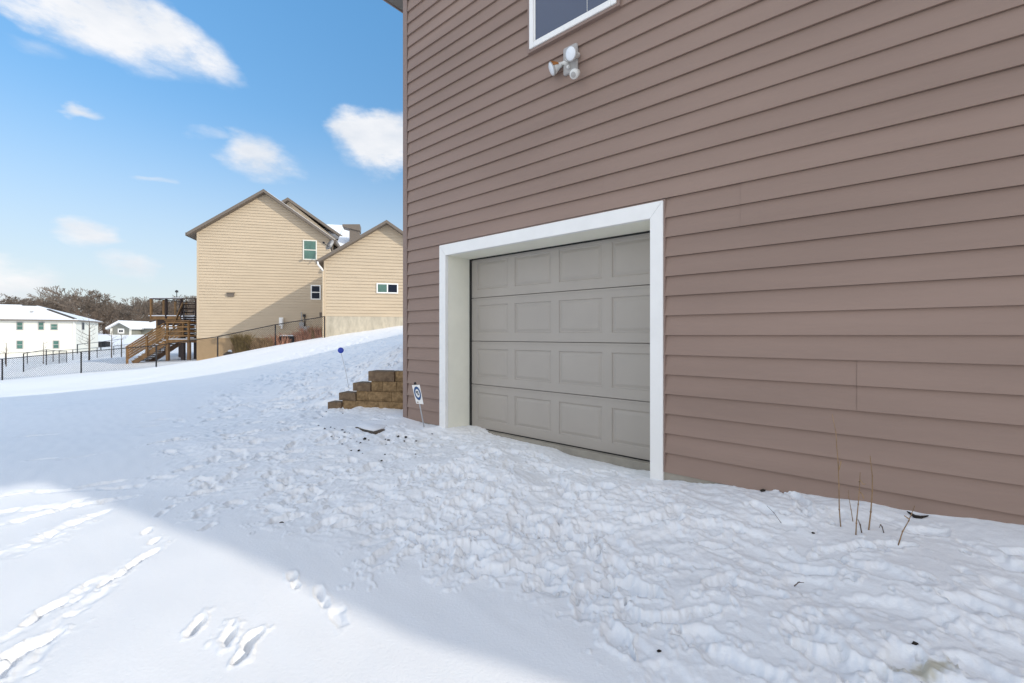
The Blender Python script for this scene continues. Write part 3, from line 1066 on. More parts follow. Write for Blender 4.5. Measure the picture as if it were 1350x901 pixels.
# ------------------------------------------------------------------ retaining wall
rw = empty('retaining_wall', (RW1.x, RW1.y, -1.05), 0, 'low stepped retaining wall of tan split blocks beside the brown house corner', 'retaining wall')
rwd = (RW1 - RW0).normalized()
rwn = Vector((-rwd.y, rwd.x))
RL = (RW1 - RW0).length
def px_to_s(px):
    d = (px - 675) / F
    # RW0 + s*rwd hits the ray x = d*y
    return (d * RW0.y - RW0.x) / (rwd.x - d * rwd.y)
rows = [(-1.19, -0.945, [433, 451, 468, 498.5, 545], 0), (-0.945, -0.805, [447, 469, 484.5, 515.5, 550], 1), (-0.805, -0.66, [464.5, 488, 503, 522, 555], 2), (-0.66, -0.515, [484.5, 519, 548], 3)]
rb = random.Random(3)
for z0_, z1_, cutp, ri in rows:
    for bi, (p0, p1) in enumerate(zip(cutp[:-1], cutp[1:])):
        s0, s1 = px_to_s(p0) + .003, px_to_s(p1) - .003
        endb = (bi == 0)
        set_ = 0.012 * ri + rb.uniform(0, .008) - (0.022 if endb else 0)
        zt = z1_ - 0.002 - (0.028 if (endb and ri < 3) else 0)
        if ri == 3:
            z_lo = z0_ + .002
        else:
            z_lo = z0_ + .002
        b = MB()
        nx, nz_ = 7, 5
        th = 0.24
        fpts = []
        for jz in range(nz_):
            row = []
            for ix in range(nx):
                u, v = ix / (nx - 1), jz / (nz_ - 1)
                edge = min(u, 1 - u, v, 1 - v)
                bulge = -0.016 * min(1, edge * 4) + rb.uniform(-.006, .006) * (1 if edge > 0 else 0)
                P = RW0 + rwd * (s0 + (s1 - s0) * u) + rwn * (set_ + bulge)
                row.append((P.x - RW1.x, P.y - RW1.y, z_lo + (zt - z_lo) * v + 1.05))
            fpts.append(row)
        for jz in range(nz_ - 1):
            for ix in range(nx - 1):
                b.poly([fpts[jz][ix], fpts[jz][ix + 1], fpts[jz + 1][ix + 1], fpts[jz + 1][ix]])
        def bk(p):
            return (p[0] + rwn.x * th, p[1] + rwn.y * th, p[2])
        for ix in range(nx - 1):
            b.poly([fpts[-1][ix], fpts[-1][ix + 1], bk(fpts[-1][ix + 1]), bk(fpts[-1][ix])])
            b.poly([fpts[0][ix + 1], fpts[0][ix], bk(fpts[0][ix]), bk(fpts[0][ix + 1])])
        for jz in range(nz_ - 1):
            b.poly([fpts[jz + 1][0], fpts[jz][0], bk(fpts[jz][0]), bk(fpts[jz + 1][0])][::-1])
            b.poly([fpts[jz][-1], fpts[jz + 1][-1], bk(fpts[jz + 1][-1]), bk(fpts[jz][-1])][::-1])
        b.poly([bk(fpts[0][0]), bk(fpts[-1][0]), bk(fpts[-1][-1]), bk(fpts[0][-1])])
        b.build('block', M['blockdark'] if endb else M['block'], rw)

# ------------------------------------------------------------------ yard sign, marker, slab
g = on_ground(559, 562)
sg = empty('yard_sign', g, 0, 'small tilted white yard sign with blue ring emblem beside the house corner', 'sign')
Ys = g.y
def sp(px, py, dy=0.0):
    p = at(px, py, Ys + dy)
    return p - g
b = MB()
b.tube([sp(559, 563.5), sp(553.5, 534), sp(547.5, 506)], 0.0075, 8)
b.build('stake', M['alu'], sg, smooth=True)
b = MB()
b.lathe(sp(547.5, 507), (sp(547.5, 503) - sp(553.5, 532)), [(0, 0.008), (0.002, 0.015), (0.02, 0.015), (0.026, 0.006)], 10)
b.build('stake_cap', M['black'], sg, smooth=True)
q = [sp(548.8, 532.2, -.012), sp(558.3, 533.2, -.022), sp(553.2, 507.5, -.022), sp(543.0, 508.2, -.012)]
q = [Vector(p) for p in q]
nrm = (q[1] - q[0]).cross(q[3] - q[0]).normalized()
if nrm.y > 0:
    nrm = -nrm
b = MB()
b.prism([p - nrm * .003 for p in q], q)
pan = b.build('sign_panel', M['white'], sg)
def suv(u, v, d):
    return q[0].lerp(q[1], u).lerp(q[3].lerp(q[2], u), v) + nrm * d
b = MB()
N = 40
for i in range(N):
    t0, t1 = 2 * math.pi * i / N, 2 * math.pi * (i + 1) / N
    ro, ri_ = (0.42, 0.36), (0.27, 0.225)
    b.prism([suv(.5 + ro[0] * math.cos(t) , .56 + ro[1] * math.sin(t), .001) for t in (t0, t1)] + [suv(.5 + ri_[0] * math.cos(t), .56 + ri_[1] * math.sin(t), .001) for t in (t1, t0)],
            [suv(.5 + ro[0] * math.cos(t), .56 + ro[1] * math.sin(t), .002) for t in (t0, t1)] + [suv(.5 + ri_[0] * math.cos(t), .56 + ri_[1] * math.sin(t), .002) for t in (t1, t0)])
b.build('ring_emblem', M['signblue'], pan)
b = MB()
for u0, u1, v0, v1 in ((.34, .47, .58, .68), (.50, .62, .60, .68), (.42, .66, .545, .575), (.47, .66, .46, .52)):
    b.prism([suv(u0, v0, .001), suv(u1, v0, .001), suv(u1, v1, .001), suv(u0, v1, .001)], [suv(u0, v0, .0022), suv(u1, v0, .0022), suv(u1, v1, .0022), suv(u0, v1, .0022)])
b.build('emblem_lettering', M['signnavy'], pan)
b = MB()
b.prism([suv(.14, .06, .001), suv(.36, .06, .001), suv(.36, .10, .001), suv(.14, .10, .001)], [suv(.14, .06, .002), suv(.36, .06, .002), suv(.36, .10, .002), suv(.14, .10, .002)])
b.build('small_print', M['stalk'], pan)

g = on_ground(461, 511)
mk = empty('driveway_marker', g, 0, 'blue round reflector on a thin white rod stuck in the snow bank', 'marker')
top = at(449, 463, g.y) - g
b = MB()
b.tube([(0, 0, -.05), top * 0.5 + Vector((0.004, 0, 0)), top], 0.0045, 6)
b.build('rod', M['fibre'], mk, smooth=True)
b = MB()
b.lathe(top + Vector((0, .014, 0.01)), (0.25, -1, 0.05), [(0, 0.02), (0.004, 0.042), (0.018, 0.046), (0.024, 0.040), (0.027, 0.0)], 24)
b.build('reflector', M['blue'], mk, smooth=True)
g0 = on_ground(495, 562)
st = empty('flat_stone', g0, 0, 'flat dark stone slab with snow on top, tilted in the snow before the retaining wall', 'stone')
b = MB()
zt = g0.z + 0.012
def fp(px, py, z):
    Y = F * (-z) / (py - HZ)
    return Vector(((px - 675) / F * Y, Y, z)) - g0
outl = [(467, 563), (478, 568), (493, 571.5), (507, 567), (521, 558.5), (511, 554), (492, 553), (476, 557)]
b.prism([fp(p[0], p[1], zt) - Vector((0, 0, .07)) for p in outl], [fp(p[0], p[1], zt) for p in outl])
b.build('slab', M['slab'], st, bevel=0.006)
b = MB()
outs = [(468.5, 562.3), (480, 566.3), (492.5, 569), (506, 565.2), (519, 558.6), (511, 554.2), (492, 553.2), (477, 557)]
b.prism([fp(p[0], p[1], zt + .001) for p in outs], [fp(p[0] * .85 + 490 * .15, p[1] * .85 + 558.5 * .15, zt + .012) for p in outs])
b.build('snow_patch', M['snow'], st, smooth=True)

# ------------------------------------------------------------------ dark soil crumbs on the snow
def clump(seed, r):
    rn = random.Random(seed)
    b = MB()
    n = 8
    rings = []
    for k, (zz, rr_) in enumerate(((-.25, .75), (0.1, 1.0), (.4, .7), (.55, .25))):
        rings.append([(math.cos(2 * math.pi * i / n) * rr_ * r * rn.uniform(.6, 1.25), math.sin(2 * math.pi * i / n) * rr_ * r * .7 * rn.uniform(.6, 1.25), zz * r * rn.uniform(.7, 1.2)) for i in range(n)])
    for k in range(3):
        for i in range(n):
            j = (i + 1) % n
            b.poly([rings[k][i], rings[k][j], rings[k + 1][j], rings[k + 1][i]])
    b.poly(rings[3])
    return b
crumbs = [(428, 569.5, 13), (441, 567.5, 11), (451, 568, 13), (445, 576.5, 16), (453, 574.3, 9), (481, 578, 20), (486, 578.3, 9), (512, 576, 15), (515, 567.5, 13), (525, 571, 19), (535, 575.5, 20),
          (473, 593.5, 15), (452, 542.5, 8), (436, 566, 10), (533, 581.5, 12), (430, 540, 10), (508, 575.5, 9), (462, 577, 8), (420, 563, 8), (425, 546, 8), (532, 603, 11), (463, 594, 9)]
rc = random.Random(21)
for k in range(18):
    crumbs.append((rc.gauss(470, 48), 574 + rc.gauss(0, 15) + (6 if k % 3 == 0 else 0), rc.uniform(5, 11)))
crumbs = [c for c in crumbs if not (464 < c[0] < 524 and 549 < c[1] < 572)]
for i, (px, py, r) in enumerate(crumbs):
    g = on_ground(px, py)
    o = clump(i, r / 1000 * 1.25).build('soil_clump', M['dirt'], None, loc=g + Vector((0, 0, r / 4000)))
    o.rotation_euler = (0, 0, rb.uniform(0, 6))
    tag(o, 'small dark soil clump on the trampled snow around the flat stone', 'soil clump', 'dark soil clumps scattered round the flat stone')
for px, py, r, lab in [(1206, 859, 11, 'dark soil patch poking through the snow at the lower right'), (1006, 645, 20, 'dark dead leaf clump in the snow near the right door post'),
                       (1072, 702, 10, 'tiny dark crumb on the snow left of the dry stalks'), (371, 694, 14, 'dark weed tuft at the edge of the sunlit snow'), (869, 862, 9, 'dark crumb in the snow at the bottom centre'),
                       (948, 637, 9, 'little dark leaf against the foundation right of the door')]:
    g = on_ground(px, py)
    o = clump(px, r / 1000).build('soil_clump', M['dirt'], None, loc=g + Vector((0, 0, r / 5000)))
    tag(o, lab, 'soil clump')

# ------------------------------------------------------------------ dry stalks by the wall
def stalk(base, pts, r0, m, label, side=(), name='dry_stalk'):
    g = on_ground(*base)
    e = empty(name, g, 0, label, 'dry stalk', 'dry plant stalks by the brown wall')
    P = [Vector((0, 0, .004 if name == 'fallen_twig' else -.04))] + [at(px, py, g.y + dy) - g for px, py, dy in pts]
    n = len(P)
    b = MB()
    r0 = r0 * .78
    rad = [r0 * (1 - .55 * i / (n - 1)) for i in range(n)]
    b.tube(P, rad, 7)
    for i in range(1, n - 1):      # swollen nodes
        d = (P[i + 1] - P[i - 1]).normalized()
        b.lathe(P[i] - d * .006, d, [(0, rad[i]), (.006, rad[i] * 1.5), (.012, rad[i])], 7)
    b.build('stem', M[m], e, smooth=True)
    for pts2 in side:
        b = MB()
        b.tube([at(px, py, g.y + dy) - g for px, py, dy in pts2], [.0035] + [.0022] * (len(pts2) - 1), 5)
        b.build('broken_leaf', M['tangrass'], e, smooth=True)
stalk((1109, 693), [(1106.5, 672, 0), (1106, 640, .01), (1105, 610, .02), (1103, 588, .03), (1102, 570, .04), (1097, 546, .05)], .0040, 'stalk', 'tallest thin dry stalk with a bent dark tip, leftmost by the wall', [[(1106, 620, .01), (1109, 608, .0)]])
stalk((1128, 705), [(1129, 690, 0), (1131.5, 665, 0), (1133, 645, .01), (1134, 623, .02)], .0042, 'stalk', 'middle dry stalk with pale curled leaves near its top', [[(1133, 636, .01), (1134, 633, .0), (1138, 639, -.01), (1141, 638, -.01)], [(1134, 649, .01), (1137, 652, .0), (1139, 658, -.01)]])
stalk((1144, 699), [(1148, 675, 0), (1150, 648, .01), (1150, 628, .01), (1147, 601, .02)], .0048, 'stalk', 'thickest tan dry stalk, right of the one with curled leaves', [])
stalk((1126, 688), [(1122, 672, .01), (1119, 656, .02), (1118.5, 646, .03)], .0028, 'stalk', 'short thin leaning dry stalk between the two left tall stalks', [])
stalk((1138, 702), [(1134, 692, 0), (1131, 685, .0)], .0045, 'stalkdark', 'short dark broken stalk leaning on the middle stalk base', [])
stalk((1168, 703), [(1163, 695, 0), (1161, 692, .0), (1159, 696, -.02)], .0035, 'stalkdark', 'tiny bent dark stalk stub in the snow', [])
stalk((1180, 718), [(1190, 701, .01), (1198, 687, .02), (1206, 667, .03)], .0038, 'stalk', 'dry twig leaning steeply to the right, rightmost by the wall', [[(1199, 685, .02), (1192, 680, .03)]])
stalk((1030, 686), [(1020, 676, .02), (1011, 667, .05)], .0022, 'stalkdark', 'thin twig lying on the snow left of the stalks', [], 'fallen_twig')
stalk((1047, 766), [(1053, 768, .0), (1060, 768.5, .0)], .0032, 'stalkdark', 'short dark twig lying on the open snow below the stalks', [], 'fallen_twig')
g = on_ground(1214, 684)
b = MB()
b.tube([at(1192, 676, g.y + .12) - g, at(1200, 680, g.y + .05) - g, at(1206, 684, g.y) - g, at(1214, 685, g.y - .01) - g, at(1224, 683, g.y) - g], [.004, .007, .009, .008, .003], 7)
o = b.build('dead_branch', M['dirt'], None, loc=g + Vector((0, 0, .012)), smooth=True)
tag(o, 'curved dark dead branch lying against the siding at right', 'branch')

# ------------------------------------------------------------------ the tan neighbour house
TA = math.radians(14)
A0 = at(260, 475, 28.7)
tan = empty('tan_house', (A0.x, A0.y, 0), TA, 'two storey tan sided house with gables, on the slope to the left', 'house')
ex, ey = math.cos(TA), math.sin(TA)
def tl(px, yl):
    """local x on the local plane y = yl of the tan house, and the depth there"""
    d = (px - 675) / F
    # A0 + x*(ex,ey) + yl*(-ey,ex)
    ox, oy = A0.x - yl * ey, A0.y + yl * ex
    x = (d * oy - ox) / (ex - d * ey)
    return x, oy + x * ey
def tp(px, py, yl):
    x, Y = tl(px, yl)
    return x, (HZ - py) / F * Y

MW = 8.75
ez, pz = 6.85, 9.70
pkx = tl(350, 0)[0]
ezl = tp(260, 307, 0)[1]
rise = (tp(350, 256, 0)[1] - ezl) / pkx
pz = ezl + rise * pkx
MW = 2 * pkx
b = MB()
siding(b, -0.2, ezl, lambda z: 0.1, lambda z: MW, 0.19, 0.034, (), 0.0)
siding(b, ezl, pz - .02, lambda z: (z - ezl) / rise, lambda z: MW - (z - ezl) / rise, 0.19, 0.034, (), 0.0)
b.build('gable_siding', M['tan'], tan)
b = MB()
b.box((0.0, 0.012, -3.2), (MW, 9, ezl))
b.prism([(0, .012, ezl), (MW, .012, ezl), (pkx, .012, pz - .02)], [(0, 9, ezl), (MW, 9, ezl), (pkx, 9, pz - .02)])
b.build('wall', M['tan'], tan)
b = MB()
b.box((-.02, -.03, -3.2), (8.6, .01, -0.2))
b.build('foundation', M['tanstone'], tan)
b = MB()
b.box((-.02, -.03, -0.2), (.1, .011, ezl))
b.build('corner_post', M['tan'], tan)


def gable_roof(x0, x1, xp, ze, rise_, y0, y1, ov_, th, parent, thick_fascia=True, snow=True):
    """pitched roof over a gable, ridge along local y; x0/x1 wall ends"""
    zp = ze + rise_ * (xp - x0)
    for ex_, s_ in ((x0 - ov_, 1), (x1 + ov_, -1)):
        zb_ = zp - rise_ * abs(xp - ex_)
        b = MB()
        b.prism([(ex_, y0, zb_), (xp, y0, zp), (xp, y1, zp), (ex_, y1, zb_)], [(ex_, y0, zb_ + th), (xp, y0, zp + th), (xp, y1, zp + th), (ex_, y1, zb_ + th)])
        rf = b.build('roof', M['fascia'], parent)
        b = MB()
        e2 = ex_ + 0.10 * s_
        zb2 = zp - rise_ * abs(xp - e2)
        b.prism([(e2, y0 + .7, zb2 + th + .002), (xp, y0 + .7, zp + th + .002), (xp, y1, zp + th + .002), (e2, y1, zb2 + th + .002)],
                [(e2, y0 + .8, zb2 + th + .10), (xp, y0 + .8, zp + th + .10), (xp, y1, zp + th + .10), (e2, y1, zb2 + th + .10)])
        b.build('roof_snow', M['snow'], rf)
        # gutter board
        b = MB()
        b.box((ex_ - .05 * s_ - .03, y0 + .02, zb_ - .02), (ex_ - .05 * s_ + .03, y1, zb_ + th - .01))
        b.build('gutter', M['fascia'], rf)


gable_roof(0, MW, pkx, ezl, rise, -0.45, 9.2, 0.42, 0.20, tan)
# second gable further back
g2x, g2z = tp(381, 266, 5.5)
b = MB()
b.prism([(0.3, 5.5, ezl), (9.2, 5.5, ezl), (g2x, 5.5, g2z)], [(0.3, 12, ezl), (9.2, 12, ezl), (g2x, 12, g2z)])
b.box((0.3, 9.01, -3), (9.2, 12, ezl))
b.build('rear_wall', M['tan'], tan)
r2x, r2z = tp(461, 322, 5.5)
rise2 = (g2z - r2z) / (r2x - g2x)
gable_roof(g2x - (r2x - .4 - g2x), r2x - .4, g2x, g2z - rise2 * (r2x - .4 - g2x), rise2, 5.1, 12.2, 0.4, 0.22, tan)
# snow covered roof behind the wing, with the chimney
b = MB()
x3 = tl(467, 3.0)[0] - .1
b.prism([(MW + .02, -0.6, 4.7), (x3, -0.6, 4.7), (x3, 8, 9.4), (MW + .02, 8, 9.4)], [(MW + .02, -0.6, 4.9), (x3, -0.6, 4.9), (x3, 8, 9.6), (MW + .02, 8, 9.6)])
b.prism([(6.6, 5.8, 7.9), (MW + .019, 5.8, 7.9), (MW + .019, 8, 9.3), (6.6, 8, 9.3)], [(6.6, 5.8, 8.3), (MW + .019, 5.8, 8.3), (MW + .019, 8, 9.59), (6.6, 8, 9.59)])
b.build('roof', M['snow'], tan)
b = MB()
b.box((9.0, 1.6, -1), (21.8, 8, 5.6))
b.build('wall', M['tan'], tan)
cx, cz = tp(467, 303, 3.0)
b = MB()
b.box((cx - .35, 3.0, cz - 1.5), (cx + .38, 3.9, cz + .22))
b.prism([(cx - .85, 2.9, cz + .18), (cx + .42, 2.9, cz - .1), (cx + .42, 4.0, cz - .1), (cx - .85, 4.0, cz + .18)], [(cx - .85, 2.9, cz + .34), (cx + .42, 2.9, cz + .42), (cx + .42, 4.0, cz + .42), (cx - .85, 4.0, cz + .34)])
b.build('chimney', M['fascia'], tan)
# the garage wing standing towards us
PY = -5.45
wx_l, wY = tl(427.5, PY)
wpx = tl(510, PY)[0]
wez = tp(427.5, 344, PY)[1]
wpz = tp(510, 296.5, PY)[1]
wr = (wpz - wez) / (wpx - wx_l)
wx_r = 2 * wpx - wx_l
fz = tp(427.5, 417, PY)[1]
b = MB()
siding(b, fz, wez, lambda z: wx_l + .1, lambda z: wx_r, 0.19, 0.034, (), fz, None, PY)
siding(b, wez, wpz - .02, lambda z: wx_l + (z - wez) / wr, lambda z: wx_r - (z - wez) / wr, 0.19, 0.034, (), fz, None, PY)
b.build('wing_siding', M['tan'], tan)
b = MB()
b.box((wx_l, PY + .012, -2), (wx_r, 1.5, wez))
b.prism([(wx_l, PY + .012, wez), (wx_r, PY + .012, wez), (wpx, PY + .012, wpz - .02)], [(wx_l, 1.5, wez), (wx_r, 1.5, wez), (wpx, 1.5, wpz - .02)])
b.build('wing_wall', M['tan'], tan)
b = MB()
b.box((wx_l - .02, PY - .03, -2), (wx_l + .1, PY + .011, wez))
b.build('corner_post', M['tan'], tan)
b = MB()
b.box((wx_l + .02, PY - .02, -2), (wx_r, PY + .01, fz - .002))
b.box((wx_l - .01, PY + .011, -2), (wx_l + .02, 0, fz - .002))
b.build('foundation', M['concrete'], tan)
gable_roof(wx_l, wx_r, wpx, wez, wr, PY - .45, 2.2, 0.3, 0.18, tan)


def far_window(parent, x0, x1, z0, z1, y, name='window', fm='white', gm='darkglass', bars=(), t=0.07, split=None):
    b = MB()
    frame(b, x0, x1, z0, z1, t, y - .05, y + .0)
    for hb in bars:
        b.box((x0 + t, y - .047, hb - .03), (x1 - t, y - .004, hb + .03))
    if split:
        b.box((split - .035, y - .047, z0 + t), (split + .035, y - .004, z1 - t))
    w = b.build(name, M[fm], parent)
    if split:
        for a, c, mm in ((x0 + t, split - .035, 'greenglass'), (split + .035, x1 - t, 'darkglass')):
            p = MB()
            p.box((a, y - .032, z0 + t), (c, y - .022, z1 - t))
            p.build('pane', M[mm if gm == 'mixed' else gm], w)
    else:
        p = MB()
        p.box((x0 + t, y - .032, z0 + t), (x1 - t, y - .022, z1 - t))
        p.build('pane', M[gm], w)
    return w


def rect(px0, py0, px1, py1, yl):
    x0, z1 = tp(px0, py0, yl)
    x1, z0 = tp(px1, py1, yl)
    return x0, x1, z0, z1


x0, x1, z0_, z1_ = rect(399.6, 316.5, 418, 343.5, 0)
far_window(tan, x0, x1, z0_, z1_, -.018, gm='greenglass', fm='offwhite', bars=((z0_ + z1_) / 2,))
x0, x1, z0_, z1_ = rect(409.8, 376, 423, 395.5, 0)
far_window(tan, x0, x1, z0_, z1_, -.018, bars=((z0_ + z1_) / 2,))
x0, x1, z0_, z1_ = rect(496.5, 373.5, 525, 387.5, PY)
far_window(tan, x0, x1, z0_, z1_, PY - .018, gm='mixed', split=(x0 + x1) / 2)
x0, x1, z0_, z1_ = rect(300, 387.5, 309, 391, 0)
b = MB()
b.box((x0, -.12, z0_), (x1, -.0, z1_))
b.prism([(x0 - .03, -.16, z1_), (x1 + .03, -.16, z1_), (x1 + .03, -.0, z1_ + .02), (x0 - .03, -.0, z1_ + .02)], [(x0 - .03, -.16, z1_ + .03), (x1 + .03, -.16, z1_ + .03), (x1 + .03, 0, z1_ + .08), (x0 - .03, 0, z1_ + .08)])
b.build('wall_vent', M['fascia'], tan)
# downspout elbow at the wing corner
b = MB()
p0 = (wx_l - .28, PY - .42, wez - .12)
b.tube([p0, (wx_l - .27, PY - .38, wez - .28), (wx_l - .12, PY - .12, wez - .48), (wx_l - .06, PY - .06, wez - .60)], .055, 8)
b.build('downspout', M['white'], tan, smooth=True)
b = MB()
b.tube([(wx_l - .06, PY - .06, wez - .6), (wx_l - .06, PY - .06, -0.6)], .045, 8)
b.build('downspout', M['tan'], tan)
# flue and meters on the shaded wall
b = MB()
fx, fz1 = tp(371.5, 419, 0)
_, fz2 = tp(371.5, 430, 0)
b.box((fx - .13, -.20, fz2), (fx + .13, -.02, fz1))
b.tube([(fx + .06, -.25, fz2 - .2), (fx + .06, -.25, fz1 - .1)], .07, 10)
b.build('flue_box', M['white'], tan, bevel=.02)
b = MB()
mx_, mz = tp(398, 429, 0)
b.box((mx_ - .15, -.16, mz - .22), (mx_ + .15, -.02, mz + .2))
b.tube([(mx_, -.12, mz + .2), (mx_, -.12, mz + .9)], .03, 6)
b.build('electric_meter', M['meter'], tan, bevel=.02)
b = MB()
mx_, mz = tp(405.5, 434, 0)
b.tube([(mx_ - .25, -.25, mz - .5), (mx_ - .25, -.25, mz + .15), (mx_ + .25, -.25, mz + .15), (mx_ + .25, -.25, mz - .5)], .035, 6)
b.lathe((mx_, -.15, mz), (0, -1, 0), [(0, .2), (.2, .2), (.22, .1)], 14)
b.build('gas_meter', M['meter'], tan)
b = MB()
mx_, mz = tp(402, 417, 0)
b.box((mx_ - .1, -.14, mz - .05), (mx_ + .06, -.02, mz + .12))
b.tube([(mx_, -.08, mz), (mx_ + .02, -.08, mz - 1.0)], .03, 6)
b.build('conduit', M['black'], tan)
b = MB()
mx_, mz = tp(424, 415, 0)
b.box((mx_ - .12, -.1, mz - .15), (mx_ + .02, -.0, mz + .15))
b.build('utility_box', M['fascia'], tan)
# satellite dish above the wing roof
dx_, dz_ = tp(436, 326, -1.0)
b = MB()
n = 18
dsh = empty('satellite_dish', Vector((A0.x + dx_ * ex + 1.0 * ey, A0.y + dx_ * ey - 1.0 * ex, dz_)), 0, 'grey satellite dish in the valley between the tan house roofs', 'satellite dish')
b.lathe((0, 0, 0.1), (-.5, -.75, .42), [(0, .02), (.02, .2), (.08, .38), (.09, .385), (.06, .2), (.05, .02)], 20)
b.build('dish', M['dish'], dsh, smooth=True)
b = MB()
b.tube([(0, 0.02, .05), (.05, .1, -.35)], .035, 6)
b.tube([(.02, 0, -.1), (-.28, -.42, .18)], .02, 5)
b.box((-.34, -.5, .14), (-.24, -.38, .26))
b.build('mast', M['black'], dsh)

# ------------------------------------------------------------------ wooden deck with stairs
DKY = 31.8
dk = empty('wooden_deck', at(225, 477, DKY), 0, 'brown wooden deck with snowy stairs and landing, left of the tan house', 'deck')
dko = dk.location
def dp(px, py, Y):
    return at(px, py, Y) - dko
# landing with four posts
lz_ = dp(230, 448, DKY).z
x0, x1 = dp(219, 0, DKY).x, dp(250, 0, DKY).x
b = MB()
b.box((x0, 0, lz_ - .22), (x1, 1.6, lz_))
ldg = b.build('landing', M['deck'], dk)
b = MB()
b.box((x0 + .03, .03, lz_ + .002), (x1 - .03, 1.57, lz_ + .07))
b.build('snow_cover', M['snow'], ldg)
ztop = dp(230, 423.5, DKY).z
for xx in (x0 + .08, x1 - .08):
    for yy in (.06, 1.54):
        b = MB()
        b.box((xx - .09, yy - .09, -1.2), (xx + .09, yy + .09, lz_ - .221))
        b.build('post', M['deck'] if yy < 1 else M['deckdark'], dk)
        b = MB()
        b.box((xx - .06, yy - .06 - (.04 if yy < 1 else 0), lz_ - .2), (xx + .06, yy + .06 - (.04 if yy < 1 else 0), ztop))
        b.build('post', M['deck'], dk)
b = MB()
for k in range(4):
    z = lz_ + .28 + (ztop - .1 - lz_ - .28) * k / 3
    b.box((x0 + .02, -.09, z - .055), (x1 - .02, -.042, z + .055))
    b.box((x1 - .03, -.04, z - .055), (x1 + .018, 1.5, z + .055))
b.box((x0 - .02, -.14, ztop + .001), (x1 + .04, .08, ztop + .05))
b.build('railing', M['deck'], dk)
# lower flight down to the left
fx0, fz0 = dp(168, 0, DKY).x, dp(0, 477.5, DKY).z
sx1, sz1 = x0 + .0, lz_
nst = 10
for side, yy in (('f', -.05), ('b', 1.45)):
    b = MB()
    b.bar((fx0 + .45, yy, fz0 - .1), (sx1, yy, sz1 - .22), .06, .32)
    b.build('stringer', M['deck'], dk)
for k in range(nst):
    t = (k + .5) / nst
    xx = fx0 + .3 + (sx1 - fx0 - .3) * t
    zz = fz0 + (sz1 - fz0) * t
    b = MB()
    b.box((xx - .17, .0, zz - .03), (xx + .17, 1.4, zz + .015))
    tr = b.build('stair_tread', M['deck'], dk)
    b = MB()
    b.box((xx - .16, .02, zz + .016), (xx + .16, 1.38, zz + .075))
    b.build('snow_cover', M['snow'], tr)
slp = (sz1 - fz0) / (sx1 - fx0 - .3)
for yy in (-.10, 1.5):
    b = MB()
    for k in range(5):
        dz = .30 + .185 * k
        b.bar((fx0 + .1, yy, fz0 + dz - .05), (sx1, yy, sz1 + dz - .03), .04, .13)
    b.bar((fx0 + .02, yy - .05, fz0 + 1.07), (sx1, yy - .05, sz1 + 1.18), .14, .04)
    b.build('stair_railing', M['deck'], dk)
for xx, zz in ((fx0 + .12, fz0), (fx0 + .12 + .5 * (sx1 - fx0), fz0 + .5 * (sz1 - fz0))):
    for yy in (-.16, 1.56):
        b = MB()
        b.box((xx - .06, yy - .045, zz - .35), (xx + .06, yy + .045, zz + 1.08))
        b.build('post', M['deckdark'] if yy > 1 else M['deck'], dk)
# upper platform further back
PYD = 36.0
pzf = dp(0, 417, PYD).z
px0, px1 = dp(198, 0, PYD).x, dp(300, 0, PYD).x
py0 = PYD - DKY
b = MB()
b.box((px0, py0, pzf - .28), (px1, py0 + 4, pzf))
pf = b.build('platform', M['deck'], dk)
b = MB()
b.box((px0 - .1, py0 - .05, pzf + .002), (px1, py0 + 4, pzf + .07))
b.build('snow_cover', M['snow'], pf)
b = MB()
b.box((px0 + .5, py0 + .1, pzf - .75), (px1, py0 + .25, pzf - .281))
b.build('beam', M['deckdark'], dk)
ptop = dp(0, 394.5, PYD).z
for xx in np.linspace(px0 + .08, px1 - .1, 6):
    b = MB()
    b.box((xx - .07, py0 - .06, pzf - .2), (xx + .07, py0 + .08, ptop))
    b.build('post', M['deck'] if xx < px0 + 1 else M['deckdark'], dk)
for yy in (1.3, 2.6, 3.9):
    b = MB()
    b.box((px0 + .01, py0 + yy - .06, pzf - .2), (px0 + .13, py0 + yy + .06, ptop))
    b.build('post', M['deck'], dk)
b = MB()
b.box((px0, py0 - .08, ptop), (px1, py0 + .09, ptop + .06))
b.box((px0, py0 + 3.85, ptop), (px1, py0 + 4, ptop + .06))
b.box((px0 - .01, py0 + .091, ptop), (px0 + .14, py0 + 3.849, ptop + .06))
for k in range(4):
    z = pzf + .22 + k * .26
    b.box((px0 + .02, py0 + 3.9, z - .03), (px1, py0 + 3.94, z + .03))
for k in range(3):
    z = pzf + .3 + k * .32
    b.box((px0 + 2.3, py0 + .085, z - .045), (px1, py0 + .115, z + .045))
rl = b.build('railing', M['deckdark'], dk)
b = MB()
b.box((px0, py0 - .07, ptop + .061), (px0 + 2.6, py0 + .08, ptop + .12))
b.build('snow_cover', M['snow'], rl)
for xx, h in ((px0 + .35, -3.9), (px0 + 2.2, -3.9), (px0 + 4.0, -3.9)):
    b = MB()
    b.box((xx - .12, py0 + .3, pzf + h), (xx + .12, py0 + .54, pzf - .29))
    b.build('post', M['deck'] if xx < px0 + 1 else M['deckdark'], dk)
